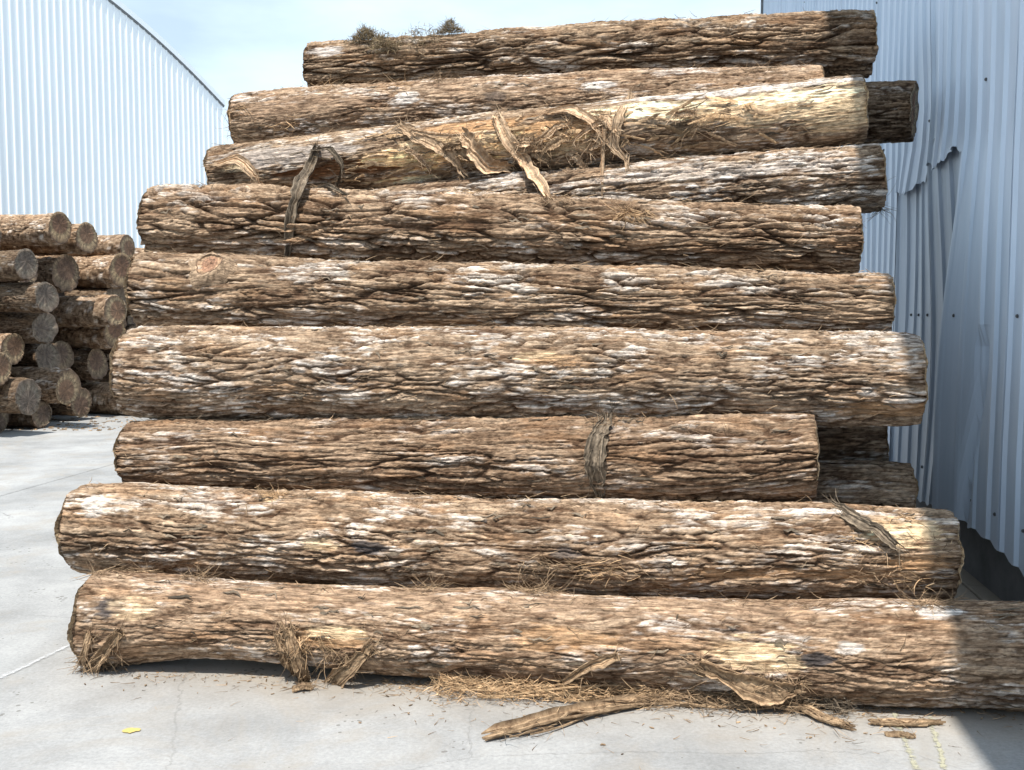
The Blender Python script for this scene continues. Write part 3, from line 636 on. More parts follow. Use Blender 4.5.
# ------------------------------------------------------------------ far stack beside the white shed
ends = [  # px of the end, log radius px, set-back of the end, proto
    (55, 228, 16.5, 0.0, 0), (82, 238, 16, 0.0, 2), (-4, 232, 15, 0.0, 1), (3, 265, 16, 0.0, 3), (10, 298, 16, -0.25, 3), (40, 272, 15, 0.5, 4), (44, 302, 17, 0.35, 1), (82, 274, 20, 0.15, 4),
    (115, 273, 18, -0.2, 0), (90, 311, 17, -0.1, 2), (118, 304, 17, 0.2, 1), (64, 328, 17, 0.3, 3), (30, 328, 17, -0.1, 3), (109, 333, 17, -0.3, 0), (16, 350, 17, 0.0, 2), (90, 358, 17, 0.5, 1), (66, 360, 18, 0.55, 3),
    (46, 390, 19, -0.25, 2), (3, 398, 19, -0.15, 3), (12, 418, 15, 0.15, 1), (42, 416, 15, 0.1, 1), (110, 400, 17, -0.5, 0), (82, 402, 16, 0.25, 4), (118, 246, 13, 0.1, 2), (30, 372, 16, 0.6, 4), (112, 366, 17, 0.3, 4), (-12, 330, 17, 0.2, 0), (-16, 370, 18, 0, 2), (24, 243, 13, 0.35, 4), (136, 262, 15, -0.1, 2), (140, 300, 16, 0.0, 4), (140, 340, 17, 0.0, 1), (142, 385, 17, 0.0, 0), (127, 281, 16, 0.3, 1), (126, 320, 16, 0.4, 4)]
P0 = -8.3
A_ = []
for (x, y, rp, sb, k) in ends:
    r1 = raydir(x, y); a = r1[0] / r1[1]
    d = P0 / (a - WS); c = unproj(x, y, d); A_.append([c[1] + WS * c[0], c[2], rp / 1000 * d * 0.98, sb, k, c[0] - WS * c[1]])
A_ = np.array(A_)
for it in range(60):
    for i in range(len(A_)):
        for j in range(i):
            dq = A_[i, 0] - A_[j, 0]; dz = A_[i, 1] - A_[j, 1]; dd = math.hypot(dq, dz); need = (A_[i, 2] + A_[j, 2]) * 0.90
            if dd < need:
                s_ = (need - dd) / 2 / max(dd, 1e-4) * 0.8
                A_[i, 0] += dq * s_; A_[j, 0] -= dq * s_; A_[i, 1] += dz * s_; A_[j, 1] -= dz * s_
    A_[:, 1] = np.maximum(A_[:, 1], A_[:, 2])
low_r = 0.2
lab_far = {0: 'stripped tan log on top of the far stack beside the white shed', 1: 'bark-covered log lying beside the stripped tan log on top of the far stack',
           17: 'pale barked log near the ground jutting from the far stack', 7: 'thick shade-toned log directly under the two topmost logs of the far stack',
           8: 'tan log under the short top log at the big-pile side of the far stack', 20: 'small log on the concrete under the pale jutting log of the far stack',
           21: 'log lying lowest in the far stack beside the big pile', 23: 'short topmost log of the far stack close to the big pile', 4: 'grey weathered log jutting from the middle of the far stack'}
for i, (q, z, r, sb, k, _) in enumerate(A_):
    ln = prs.uniform(0.9, 1.0)
    sb += prs.uniform(-0.25, 0.30) if i > 1 else 0.0
    yw = YAW - 0.20 + prs.uniform(-0.09, 0.07) - (0.10 if i in (0, 1) else 0)
    cpt = yard((P0 - sb) / math.hypot(1, WS), q, z) - np.array([math.cos(yw), math.sin(yw), 0]) * 2.0 * ln
    place_proto(int(k), cpt, r, yw, prs.uniform(0, 6.2) if i != 0 else -1.3, lab_far.get(i, 'log end in the far stack beside the white shed'), 'logs of the far stack', ln)
# logs set deeper in the far stack, seen in the gaps between the nearer ends, given the shade-darkened tones
fc = [tuple(x) for x in A_[:, :3]]
for row in range(7):
    for c in range(19):
        r = prs.uniform(0.18, 0.22); q = 11.2 + c * 0.44 + 0.2 * (row % 2); z = r
        for it in range(40):
            hit = [(qq, zz, rr) for (qq, zz, rr) in fc if (qq - q) ** 2 + (zz - z) ** 2 < ((r + rr) * 0.93) ** 2]
            if not hit: break
            z = max(zz + math.sqrt(max(1e-6, ((r + rr) * 0.94) ** 2 - (qq - q) ** 2)) for (qq, zz, rr) in hit)
        e_ = yard(P0 - 0.6, q, z)
        if z > 2.25 or W / 2 + F * e_[0] / e_[1] > 185: continue
        fc.append((q, z, r))
        yw = YAW - 0.20 + prs.uniform(-0.02, 0.02)
        place_proto(prs.choice((1, 3, 4)), yard(P0 - 0.50 - prs.uniform(0, 0.4), q, z) - np.array([math.cos(yw), math.sin(yw), 0]) * 1.88, r, yw, prs.uniform(0, 6), 'shade-toned log set deeper between the ends of the far stack', 'logs deep in the far stack', 0.94)

# ------------------------------------------------------------------ right-hand shed
P_WALL = 1.80 / math.hypot(1, WS)
def wallpt(s, z, off=0.0): return yard(P_WALL - off, s, z)
PITCH_RIB = 0.2
def prof(f):                               # trapezoid rib, f in rib units from a rib's centre
    x = abs((f + 0.5) % 1.0 - 0.5) * PITCH_RIB
    return 0.018 * max(0.0, min(1.0, (0.032 - x) / 0.018))
RIBF = [0.0, 0.07, 0.16, 0.33, 0.5, 0.67, 0.84, 0.93]
shed = empty('metal_shed', wallpt(6, 0)); tag(shed, 'tall corrugated metal shed with shade-blue colour and torn dented sheets beside the big log pile', 'shed')
sorg = np.array(shed.location)
EAVE = 7.4
wrr = np.random.RandomState(12)
def sheet(name, s0, nrib, z0, z1, nz, fn, mat, lift=0.0, parent=shed, zfn=None):
    ss = []
    for k in range(nrib):
        for f in RIBF: ss.append(k + f)
    ss.append(nrib); ss.append(nrib + 0.07); ss.append(nrib + 0.16)
    ss = np.array(ss); V = []
    for j in range(nz + 1):
        for f in ss:
            za = z0 + (z1 - z0) * j / nz
            if zfn is not None and j == 0: za = zfn(s0 + f * PITCH_RIB, za)
            s = s0 + f * PITCH_RIB; ds, do, fl = fn(s, za)
            V.append(wallpt(s + ds, za, prof(f) * fl + do + lift))
    n = len(ss); q = []
    for j in range(nz):
        for i in range(n - 1): q.append((j * n + i, j * n + i + 1, (j + 1) * n + i + 1, (j + 1) * n + i))
    # give the sheet its thickness
    V = np.array(V); nn = np.array([pdir[0], pdir[1], 0]) * 0.0012; m = len(V)
    V2 = np.concatenate([V, V + nn]); q2 = [x[::-1] for x in q] + [tuple(a + m for a in x) for x in q]
    rim = [j * n for j in range(nz + 1)]; rim2 = [j * n + n - 1 for j in range(nz + 1)]
    for e in (rim, rim2, list(range(n)), list(range(nz * n, nz * n + n))):
        for a, b in zip(e[:-1], e[1:]): q2.append((a, b, b + m, a + m))
    return obj(name, np_mesh(name, V2 - sorg, q2, smooth=False), parent, mat)
wv = np.random.RandomState(4).uniform(0, 6.28, 40)
def wav(s, z):
    return 0.004 * math.sin(s * 2.1 + wv[0]) + 0.003 * math.sin(z * 1.7 + s * 0.6 + wv[1]) + 0.0025 * math.sin(z * 4.1 + s * 3.3 + wv[2])
def dent(s, z):                            # pushed-in spots behind the log end
    return -0.05 * math.exp(-((s - 7.05) / 0.33) ** 2 - ((z - 2.9) / 0.42) ** 2)
def fn_plain(s, z): return 0, wav(s, z) + dent(s, z), 1
S_TORN0, S_TORN1 = 6.14, 7.74
def ragged(s, z): return z + 0.012 * math.sin(s * 23) + 0.02 * math.sin(s * 9 + 1) + 0.012 * math.sin(s * 51) - 0.09 * (s > 7.0) + 0.04
def botrag(s, z): return z + 0.05 * math.sin(s * 2.3 + 0.5) + 0.012 * math.sin(s * 31)
sheets = []
s = -4.26; k = 0
bounds = []
while s < 16.6:
    bounds.append(s); s += 0.8
for s0 in bounds:
    s1 = s0 + 0.8; k += 1
    mid = (s0 + s1) / 2
    if S_TORN0 < mid < S_TORN1:
        # torn pair: the upper half ends in a ragged, lifted lip, the lower half is knocked inwards
        def fu(s, z):
            lip = max(0, (2.95 - z) / 0.45); return 0, wav(s, z) + dent(s, z) * 0.6 + 0.03 * lip ** 2 * (0.6 + 0.4 * math.sin(s * 7)), 1
        o = sheet('cladding_sheet', s0, 4, 2.50, EAVE, 22, fu, M_METAL, lift=0.003 * (k % 2), zfn=ragged)
        o['label'] = 'sheet torn off ragged above the dented patch'
        def fl(s, z):
            return 0.02 * math.sin(z * 3), (-0.018 - 0.03 * math.sin(min(1, max(0, (z - .3) / 2.3)) * math.pi) + 0.015 * math.sin(s * 5 + z * 2)) * sstep(7.78, 7.3, s) - 0.006, 0.8
        o2 = sheet('cladding_sheet', s0, 4, 0.36, 2.72, 16, fl, M_METALD, lift=0.003 * (k % 2), zfn=botrag)
        o2['label'] = 'grimy sheet knocked inwards'
        sheets.append((o, s0, 2.6, EAVE, fu)); sheets.append((o2, s0, .4, 2.5, fl))
    elif S_TORN0 - 0.8 < mid < S_TORN0:
        # the neighbour buckles outwards along its free edge
        def fb(s, z, s1=s1):
            e = max(0.0, 1 - (s1 + 0.03 - s) / 0.62)
            v = math.sin(math.pi * min(1, max(0, (2.62 - z) / 3.6))) if z < 2.62 else 0
            b = e ** 1.6 * v * 0.13
            crease = 0.05 * v * math.exp(-((s - (s1 - 0.42 + 0.20 * max(0, 1.25 - z))) / 0.05) ** 2) * (z < 1.45)
            return -0.03 * e * v, wav(s, z) + b - crease, 1 - 0.85 * sstep(0.15, 0.6, e * v * 1.3)
        o = sheet('cladding_sheet', s0, 4, 0.36, EAVE, 60, fb, M_METAL, lift=0.003 * (k % 2), zfn=botrag)
        o['label'] = 'sheet buckled outwards along its free edge'
        sheets.append((o, s0, .4, EAVE, fb))
    else:
        o = sheet('cladding_sheet', s0, 4, 0.36, EAVE, 14, fn_plain, M_METAL, lift=0.003 * (k % 2), zfn=botrag)
        sheets.append((o, s0, .4, EAVE, fn_plain))
def screw_mesh():
    b = Bag(); b.tube([(0, 0, 0), (0.004, 0, 0), (0.010, 0, 0)], [0.010, 0.010, 0.006], [0.010, 0.010, 0.006], np.array((0, 1.0, 0)), k=6)
    return b.mesh('screw')
scm = screw_mesh()
for (o, s0, za, zb, fn) in sheets:
    if s0 < 2.5 or s0 > 14: continue
    for zz in (0.55, 1.58, 2.86, 4.1, 5.3):
        if not (za + 0.1 < zz < zb): continue
        for rb in ((0.5, 2.5) if zz != 1.58 else (0.5, 1.5, 2.5, 3.5)):
            if wrr.rand() < 0.5: continue
            ds, do, _ = fn(s0 + rb * 0.2, zz)
            c = obj('screw', scm, o, M_SCREW); c.location = wallpt(s0 + rb * 0.2 + ds, zz, do + 0.004) - sorg
            c.rotation_euler = (0, 0, YAW + math.pi)
def yard_box(name, p0_, p1_, q0_, q1_, z0, z1, mat, parent, org):
    V = [yard(p, q, z) for z in (z0, z1) for (p, q) in ((p0_, q0_), (p1_, q0_), (p1_, q1_), (p0_, q1_))]
    q = [(3, 2, 1, 0), (4, 5, 6, 7), (0, 1, 5, 4), (1, 2, 6, 5), (2, 3, 7, 6), (3, 0, 4, 7)]
    return obj(name, np_mesh(name, np.array(V) - org, q, smooth=False), parent, mat)
SE = bounds[-1] + 0.8
yard_box('plinth', P_WALL + 0.16, P_WALL + 0.4, -4.2, SE - 0.02, -0.01, 0.62, M_PLINTH, shed, sorg)
yard_box('corner_trim', P_WALL - 0.05, P_WALL + 0.12, SE + 0.034, SE + 0.13, 0.3, EAVE, M_TRIM, shed, sorg)
yard_box('eave', P_WALL - 0.80, P_WALL + 12.0, -4.6, SE + 0.3, EAVE + 0.002, EAVE + 0.14, M_WHITE, shed, sorg)
yard_box('end_wall', P_WALL + 0.13, P_WALL + 11.8, SE - 0.1, SE, 0.0, EAVE, M_METAL, shed, sorg)
yard_box('inner_wall', P_WALL + 0.42, P_WALL + 0.5, -4.2, SE - 0.12, 0.0, EAVE, M_PLINTH, shed, sorg)

# ------------------------------------------------------------------ left-hand shed: an arched gable wall
LC = np.array([-18.9 + 0.39 * 28.0, 28.0]); LD = np.array([-0.39, -1.0]) / math.hypot(0.39, 1)   # corner; direction towards the camera side
LN = np.array([LD[1] * -1, LD[0]])          # outward normal
if LN[0] < 0: LN = -LN
def arc(s):                                # roof height over the wall, s metres from the corner
    x = (s - 9.8) / 9.8; return 7.25 + 2.45 * (1 - x * x)
def lw(s, z, off=0.0):
    v = LC + LD * s + LN * off; return np.array([v[0], v[1], z])
wshed = empty('white_shed', lw(0, 0)); tag(wshed, 'white corrugated shed with an arched roof behind the far log stack', 'shed')
lorg = np.array(wshed.location)
for kk in range(24):
    s0 = kk * 0.8; ss = [s0 + (r_ + f) * 0.2 for r_ in range(4) for f in RIBF] + [s0 + 0.8, s0 + 0.814, s0 + 0.832]
    n = len(ss); V = []; nz = 6
    for j in range(nz + 1):
        for s in ss:
            z = 0.02 + (arc(s) - 0.02) * j / nz
            V.append(lw(s, z, prof((s - s0) / 0.2) + 0.002 * (kk % 2) + 0.003 * math.sin(z * 1.3 + s)))
    q = [(j * n + i, (j + 1) * n + i, (j + 1) * n + i + 1, j * n + i + 1) for j in range(nz) for i in range(n - 1)]
    V = np.array(V); m = len(V); V2 = np.concatenate([V, V - np.array([LN[0], LN[1], 0]) * 0.0012])
    q2 = [x[::-1] for x in q] + [tuple(a + m for a in x) for x in q]
    for e in ([j * n for j in range(nz + 1)], [j * n + n - 1 for j in range(nz + 1)], list(range(n)), list(range(nz * n, nz * n + n))):
        for a, b in zip(e[:-1], e[1:]): q2.append((a, b, b + m, a + m))
    obj('cladding_sheet', np_mesh('cladding_sheet', V2 - lorg, q2, smooth=False), wshed, M_WHITE)
def arc_strip(name, off0, off1, dz0, dz1, mat, sA=-0.06, sB=19.5):
    ss = np.linspace(sA, sB, 60); V = []
    for s in ss:
        z = arc(max(0, s)) - (0.42 * -min(0, s))
        for (o, dz) in ((off0, dz0), (off1, dz0), (off1, dz1), (off0, dz1)): V.append(lw(s, z + dz, o))
    q = [(0, 1, 2, 3)] + [tuple((len(ss) - 1) * 4 + a for a in (3, 2, 1, 0))]
    for i in range(len(ss) - 1):
        for a in range(4):
            b = (a + 1) % 4; q.append((i * 4 + a, (i + 1) * 4 + a, (i + 1) * 4 + b, i * 4 + b))
    return obj(name, np_mesh(name, np.array(V) - lorg, q, smooth=False), wshed, mat)
arc_strip('roof_trim', -0.02, 0.032, 0.0, 0.05, M_TRIM)
rf = arc_strip('roof', -14.0, 0.040, 0.055, 0.20, M_WHITE, sA=-0.10)
V = [lw(0.02, 0, -0.05), lw(0.02, 0, -13.9), lw(0.02, 7.2, -13.9), lw(0.02, 7.2, -0.05)]
V += [v + np.array([LD[0], LD[1], 0]) * 0.05 for v in V]
obj('side_wall', np_mesh('side_wall', np.array(V) - lorg, [(0, 1, 2, 3), (7, 6, 5, 4), (0, 4, 5, 1), (1, 5, 6, 2), (2, 6, 7, 3), (3, 7, 4, 0)], smooth=False), wshed, M_WHITE)

# ------------------------------------------------------------------ torn bark, fibres, knot, litter
def curve(pts, n):
    pts = np.asarray(pts, float); t = np.linspace(0, 1, len(pts)); tt = np.linspace(0, 1, n)
    y = np.stack([np.interp(tt, t, pts[:, i]) for i in range(3)], 1)
    for _ in range(max(1, n // (2 * len(pts)))):
        y[1:-1] = (y[:-2] + 2 * y[1:-1] + y[2:]) / 4
    return y
def path(items):                            # (log key, px, py, lift) -> points on those logs
    out = []
    for (k, x, y, lf) in items:
        u, th, p, n = FRONT[k].hit(x, y); out.append(p + n * lf)
    return out
def bark_strip(key, items, width, mat, seed, strands=5, fray=12, thick=0.006, name='bark_strip', label=None):
    rr = np.random.RandomState(seed); b = Bag()
    c = curve(path(items), 22); side = np.cross(c[-1] - c[0], (0, -1, 0.2)); side /= np.linalg.norm(side)
    nrm = np.cross(side, c[-1] - c[0]); nrm /= np.linalg.norm(nrm)
    if nrm[1] > 0: nrm = -nrm
    b.sheet(c, side, nrm, width * 1.15, max(0.004, thick * 0.7), seed)
    for k in range(2 + strands // 2):         # splinters splitting away from its edges
        a = rr.randint(0, 10); e = min(22, a + rr.randint(7, 12)); m = e - a; t = np.linspace(0, 1, m)
        pts = c[a:e] + side * (rr.choice([-1, 1]) * width * (0.35 + 0.25 * rr.rand() * t))[:, None] + nrm * (0.004 + 0.03 * rr.rand() * t * t)[:, None]
        b.tube(pts, width * 0.07 * (1.1 - t), np.full(m, thick * 0.25), side, k=5, seed=seed + k, rough=0.35)
    for k in range(fray * 2):
        i = rr.choice([0, 0, 1, 2, 6, 10, 14, 18, 20, 21, 21]); d = (c[min(21, i + 1)] - c[max(0, i - 1)]) * (1 if i > 8 else -1) + rr.normal(size=3) * 0.02 + nrm * 0.01
        b.fibre(c[i] + side * rr.uniform(-.5, .5) * width, d, rr.uniform(0.03, 0.10), rr.uniform(0.0012, 0.003), rr.uniform(-.6, .6), rr)
    lg = FRONT[key]; o = obj(name, b.mesh(name, lg.org), lg.root, mat)
    if label: o['label'] = label
    return o
def tuft(key, x, y, n, ln, spread, mat, seed, name='fibre_tuft', along=0.5, down=0.0, upw=0.3, size=0.05, w=0.0018, lift=0.010):
    rr = np.random.RandomState(seed); b = Bag(); lg = FRONT[key]; u, th, p, nn = lg.hit(x, y)
    for _ in range(n):
        du, dt = rr.normal() * size, rr.normal() * size * 0.45 / lg.Rm
        q, n2 = lg.at(np.clip(u + du, 0.01, lg.L - 0.01), th + dt, rr.uniform(-0.006, 0.010) if lift < 0.02 else lift * rr.rand() * math.exp(-(du / size) ** 2 * 0.7))
        d = lg.a * rr.choice([-1, 1]) * (along + 0.3) + n2 * upw * rr.rand() ** 2 + np.array([0, -0.2, -1]) * down + rr.normal(size=3) * spread * 0.7
        b.fibre(q, d, ln * rr.uniform(0.4, 1.2), w * rr.uniform(0.5, 1.3), rr.uniform(-0.8, 0.8), rr)
    o = obj(name, b.mesh(name, lg.org), lg.root, mat); o['kind'] = 'stuff'; return o

# loose hairs and splinters over the front logs
hair_n = {1: 420, 2: 380, 3: 240, 4: 300, 5: 240, 6: 260, 7: 220, 8: 420, 9: 300, 10: 160}
for key, cnt in hair_n.items():
    lg = FRONT[key]; rr = np.random.RandomState(900 + key)
    b = Bag(); 
    for _ in range(cnt):
        u = rr.uniform(0.02, lg.L - 0.02); th = rr.uniform(-0.9, 1.9) if rr.rand() < 0.6 else rr.normal() * 0.15 + 1.35
        p, n = lg.at(u, th, rr.uniform(-0.004, 0.008))
        d = lg.a * rr.choice([-1, 1]) + n * rr.uniform(-0.1, 0.5) + np.cross(lg.a, n) * rr.normal() * 0.6
        b.fibre(p, d, rr.uniform(0.015, 0.075), rr.uniform(0.0008, 0.0026), rr.uniform(-.5, .5), rr)
    o = obj('bark_fibres', b.mesh('bark_fibres', lg.org), lg.root, M_FIB); o['kind'] = 'stuff'
    # curled flakes of bark standing off the surface
    b = Bag()
    for _ in range(cnt // 6):
        u = rr.uniform(0.05, lg.L - 0.15); th = rr.uniform(-0.8, 1.7); ln = rr.uniform(0.03, 0.13); m = 5
        pts = []
        for i in range(m):
            p, n = lg.at(min(lg.L - 0.01, u + ln * i / (m - 1)), th + rr.normal() * 0.01 + i * rr.normal() * 0.01, -0.004 + 0.010 * (i / (m - 1)) ** 2 * rr.uniform(0.3, 1.6)); pts.append(p)
        wd = rr.uniform(0.003, 0.010); sd_ = np.cross(lg.a, n)
        b.tube(pts, wd * np.array([0.3, 0.9, 1, 0.8, 0.3]), np.full(m, 0.0016), sd_, k=4, seed=int(u * 999), rough=0.3)
    o = obj('bark_flakes', b.mesh('bark_flakes', lg.org), lg.root, M_FIBG); o['kind'] = 'stuff'

# the stripped log's hanging bark
bark_strip(8, [(8, 497, 117, 0.012), (8, 508, 140, 0.03), (7, 528, 172, 0.05), (6, 548, 199, 0.02)], 0.085, M_TAN, 11, 6, 16, 0.010, label='wide grey-brown strip hanging across two logs')
bark_strip(8, [(8, 602, 100, 0.01), (8, 604, 130, 0.03), (7, 603, 165, 0.05), (7, 602, 192, 0.01)], 0.022, M_TAN, 12, 3, 8, 0.005)
bark_strip(8, [(8, 630, 98, 0.02), (8, 617, 122, 0.05), (8, 614, 145, 0.05), (7, 627, 166, 0.02)], 0.050, M_TAN, 13, 4, 10, 0.006)
bark_strip(8, [(8, 402, 128, 0.012), (8, 425, 142, 0.03), (8, 450, 152, 0.05), (8, 462, 168, 0.04)], 0.07, M_TAN, 14, 5, 26, 0.007)
bark_strip(8, [(8, 462, 135, 0.012), (8, 475, 150, 0.04), (8, 490, 163, 0.05), (7, 508, 172, 0.03)], 0.09, M_TAN, 15, 6, 30, 0.008)
bark_strip(8, [(8, 545, 115, 0.012), (8, 570, 112, 0.03), (8, 590, 120, 0.03), (8, 600, 135, 0.02)], 0.05, M_TAN, 16, 4, 20, 0.006)
bark_strip(8, [(8, 215, 165, 0.012), (8, 240, 160, 0.03), (8, 255, 172, 0.03), (8, 262, 184, 0.02)], 0.05, M_TAN, 17, 4, 14, 0.006)
bark_strip(8, [(8, 318, 148, 0.02), (8, 312, 168, 0.05), (6, 302, 193, 0.05), (6, 293, 215, 0.02), (6, 289, 254, 0.012)], 0.062, M_FIBG, 18, 6, 18, 0.010, label='dark band hanging down over the ridged log')
bark_strip(8, [(8, 315, 152, 0.03), (8, 332, 150, 0.04), (8, 345, 165, 0.04), (8, 338, 182, 0.03)], 0.035, M_FIBG, 19, 4, 22, 0.006)
bark_strip(8, [(8, 312, 185, 0.04), (6, 330, 190, 0.03), (6, 345, 196, 0.012)], 0.02, M_FIBG, 20, 3, 10, 0.004)
for i, (x, y) in enumerate([(440, 150), (478, 160), (520, 130), (700, 128), (720, 112), (580, 118), (560, 130), (640, 160)]):
    tuft(8, x, y, 46, 0.10, 0.5, M_FIB if i % 2 else M_FIBY, 60 + i, along=0.7, down=0.35, size=0.06)
tuft(6, 628, 213, 150, 0.09, 0.55, M_FIBY, 71, along=0.2, down=0.5, size=0.035, w=0.0022)
tuft(6, 560, 200, 60, 0.07, 0.5, M_FIB, 72, along=0.7, size=0.08); tuft(6, 470, 192, 60, 0.06, 0.5, M_FIBY, 73, along=0.8, size=0.09)
tuft(7, 640, 187, 60, 0.08, 0.5, M_FIB, 74, along=0.6, size=0.12); tuft(7, 850, 198, 60, 0.10, 0.5, M_FIBG, 75, along=0.6, size=0.10); tuft(7, 880, 208, 30, 0.10, 0.4, M_FIBG, 76, along=0.4, down=0.5, size=0.03)
for i, (x, y) in enumerate([(235, 110), (232, 130), (400, 85), (440, 80), (330, 88), (760, 72), (285, 125)]):
    tuft(9, x, y, 40, 0.10, 0.5, M_FIB if i % 2 else M_FIBY, 80 + i, along=0.4, size=0.05)
rr = np.random.RandomState(641)
for k in range(16):
    x = rr.uniform(395, 720); y = np.interp(x, [205, 400, 600, 868], [172, 155, 135, 108]) + rr.uniform(-18, 16); dx = rr.choice([-1, 1]) * rr.uniform(14, 40); dy = rr.uniform(-4, 20)
    bark_strip(8, [(8, x, y, 0.004), (8, x + dx * 0.5, y + dy * 0.3, 0.02), (8, x + dx, y + dy, rr.uniform(0.01, 0.06))], rr.uniform(0.02, 0.06), (M_FIB, M_TAN, M_TAN)[k % 3], 700 + k, 4, 22, 0.005)
rr = np.random.RandomState(640); lg = FRONT[8]
for mt, cnt in ((M_FIBY, 46), (M_FIB, 60)):
    b = Bag()
    for _ in range(cnt):
        x = rr.uniform(330, 760); y = np.interp(x, [205, 400, 600, 868], [172, 155, 135, 108]) + rr.uniform(-24, 24)
        u, th, p, n = lg.hit(x, y); ln = rr.uniform(0.05, 0.22); m = 6; pts = []; dr = rr.choice([-1, 1]); tw = rr.normal() * 0.25
        for i in range(m):
            f = i / (m - 1); pts.append(lg.at(np.clip(u + dr * ln * f, 0.01, lg.L - .01), th + tw * f * ln / lg.Rm, -0.004 + rr.uniform(0.01, 0.05) * f * f)[0])
        b.tube(pts, rr.uniform(0.004, 0.014) * np.array([0.6, 1, 1, 0.9, 0.6, 0.2]), np.full(m, 0.002), np.cross(lg.a, n), k=5, seed=int(x), rough=0.35)
    o = obj('bark_shards', b.mesh('bark_shards', lg.org), lg.root, mt); o['kind'] = 'stuff'
# moss on the top log
for i, (x, y, n, sz) in enumerate([(366, 40, 900, 0.055), (385, 47, 500, 0.06), (450, 33, 500, 0.045), (420, 40, 260, 0.10)]):
    o = tuft(10, x, y, n, 0.042, 1.3, M_MOSS, 90 + i, name='moss_clump', along=-0.3, upw=0.9, size=sz, w=0.0022, lift=0.085)
# bands and tufts lower down
bark_strip(3, [(3, 606, 420, 0.012), (3, 597, 440, 0.025), (3, 594, 465, 0.025), (3, 600, 497, 0.012)], 0.07, M_FIBG, 30, 6, 40, 0.009, label='dark fibrous band across the log')
tuft(3, 600, 425, 60, 0.07, 0.6, M_FIB, 31, size=0.04); tuft(4, 560, 366, 40, 0.09, 0.3, M_FIB, 32, along=1.0, size=0.08)
tuft(2, 272, 496, 130, 0.06, 0.7, M_FIBY, 33, size=0.035); tuft(2, 600, 570, 60, 0.09, 0.5, M_FIBY, 34, along=0.7, size=0.07); tuft(2, 545, 565, 60, 0.08, 0.6, M_FIB, 35, size=0.05)
bark_strip(2, [(2, 832, 506, 0.008), (2, 850, 522, 0.02), (2, 875, 533, 0.035), (2, 897, 548, 0.02)], 0.05, M_FIBG, 36, 5, 14, 0.007)
for i, (x, y) in enumerate([(870, 555), (900, 520), (930, 545), (920, 580), (880, 575), (860, 540)]):
    tuft(2, x, y, 34, 0.07, 0.5, M_FIBY if i % 2 else M_FIB, 37 + i, along=0.5, size=0.06)
# the lowest log's torn flaps and its frayed end
bark_strip(1, [(1, 290, 628, 0.012), (1, 298, 645, 0.04), (1, 308, 660, 0.06), (1, 306, 672, 0.10)], 0.06, M_FIB, 50, 5, 40, 0.010, label='torn flap hanging to the concrete')
bark_strip(1, [(1, 372, 645, 0.02), (1, 350, 660, 0.06), (1, 325, 668, 0.10), (1, 298, 676, 0.12)], 0.06, M_FIB, 51, 5, 40, 0.010)
bark_strip(1, [(1, 700, 665, 0.012), (1, 740, 678, 0.03), (1, 770, 688, 0.03), (1, 800, 684, 0.012)], 0.07, M_FIB, 52, 5, 40, 0.010)
bark_strip(1, [(1, 122, 632, 0.008), (1, 110, 645, 0.02), (1, 100, 656, 0.025), (1, 90, 664, 0.02)], 0.055, M_FIB, 55, 6, 30, 0.008)
bark_strip(1, [(1, 90, 632, 0.008), (1, 88, 648, 0.02), (1, 84, 660, 0.025)], 0.03, M_FIB, 56, 3, 16, 0.006)
bark_strip(1, [(1, 278, 632, 0.008), (1, 290, 650, 0.03), (1, 300, 664, 0.04)], 0.05, M_FIB, 57, 4, 24, 0.008)
bark_strip(1, [(1, 620, 655, 0.012), (1, 590, 662, 0.03), (1, 565, 676, 0.03)], 0.04, M_FIB, 53, 4, 8, 0.006)
for i, (x, y, n) in enumerate([(92, 655, 40), (105, 660, 36), (100, 575, 60), (140, 570, 40), (310, 640, 60), (345, 655, 60), (540, 590, 80), (770, 680, 100), (430, 588, 60), (200, 578, 60), (530, 592, 60), (930, 604, 80)]):
    tuft(1, x, y, n, 0.10, 0.5, M_FIBY if i in (4,) else M_FIB, 54 + i, along=0.5, down=0.9 if i in (0, 1, 4, 5, 7) else 0.0, size=0.05)

# sawn-off branch on the fifth log
lg = FRONT[5]; u, th, p, n = lg.hit(210, 267)
up = np.cross(n, lg.a); up /= np.linalg.norm(up); kn = np.random.RandomState(77)
ax = n * 0.93 - up * 0.12 - lg.a * 0.2; ax /= np.linalg.norm(ax)
N = 40; ang = np.linspace(0, 2 * math.pi, N, endpoint=False); V = []; lcs = []
wob = 1 + 0.08 * np.sin(ang * 3 + 1) + 0.05 * np.sin(ang * 5)
sg = 1.0 if lg.at(u, th + 0.1)[0] @ up > lg.at(u, th)[0] @ up else -1.0
for (rr_, lf, fl_) in ((0.150, -0.020, 0), (0.125, 0.002, 0), (0.104, 0.020, 0.3), (0.090, 0.032, 0.8), (0.082, 0.030, 1.0)):
    for a, wv_ in zip(ang, wob):
        r2 = rr_ * wv_ * (1 + 0.04 * kn.normal())
        ps, n2 = lg.at(u + math.cos(a) * r2, th + sg * math.sin(a) * r2 * 0.8 / lg.Rm, lf + 0.004 * kn.normal())
        pf = p + n * lf + lg.a * math.cos(a) * r2 + up * math.sin(a) * r2 * 0.8
        pf = pf - ax * ((pf - p) @ ax - 0.026)
        V.append(ps * (1 - fl_) + pf * fl_); lcs.append((math.cos(a) * r2 + 9, math.sin(a) * r2, lf))
q = [(k * N + j, k * N + (j + 1) % N, (k + 1) * N + (j + 1) % N, (k + 1) * N + j) for k in range(4) for j in range(N)]
me = np_mesh('knot', np.array(V) - lg.org, q, smooth=True); set_vec(me, 'log_co', lcs)
set_col(me, 'tint', np.clip(np.array((0.36, 0.255, 0.17)) * (1 + 0.22 * kn.normal(size=(len(V), 1))), 0.03, 0.9))
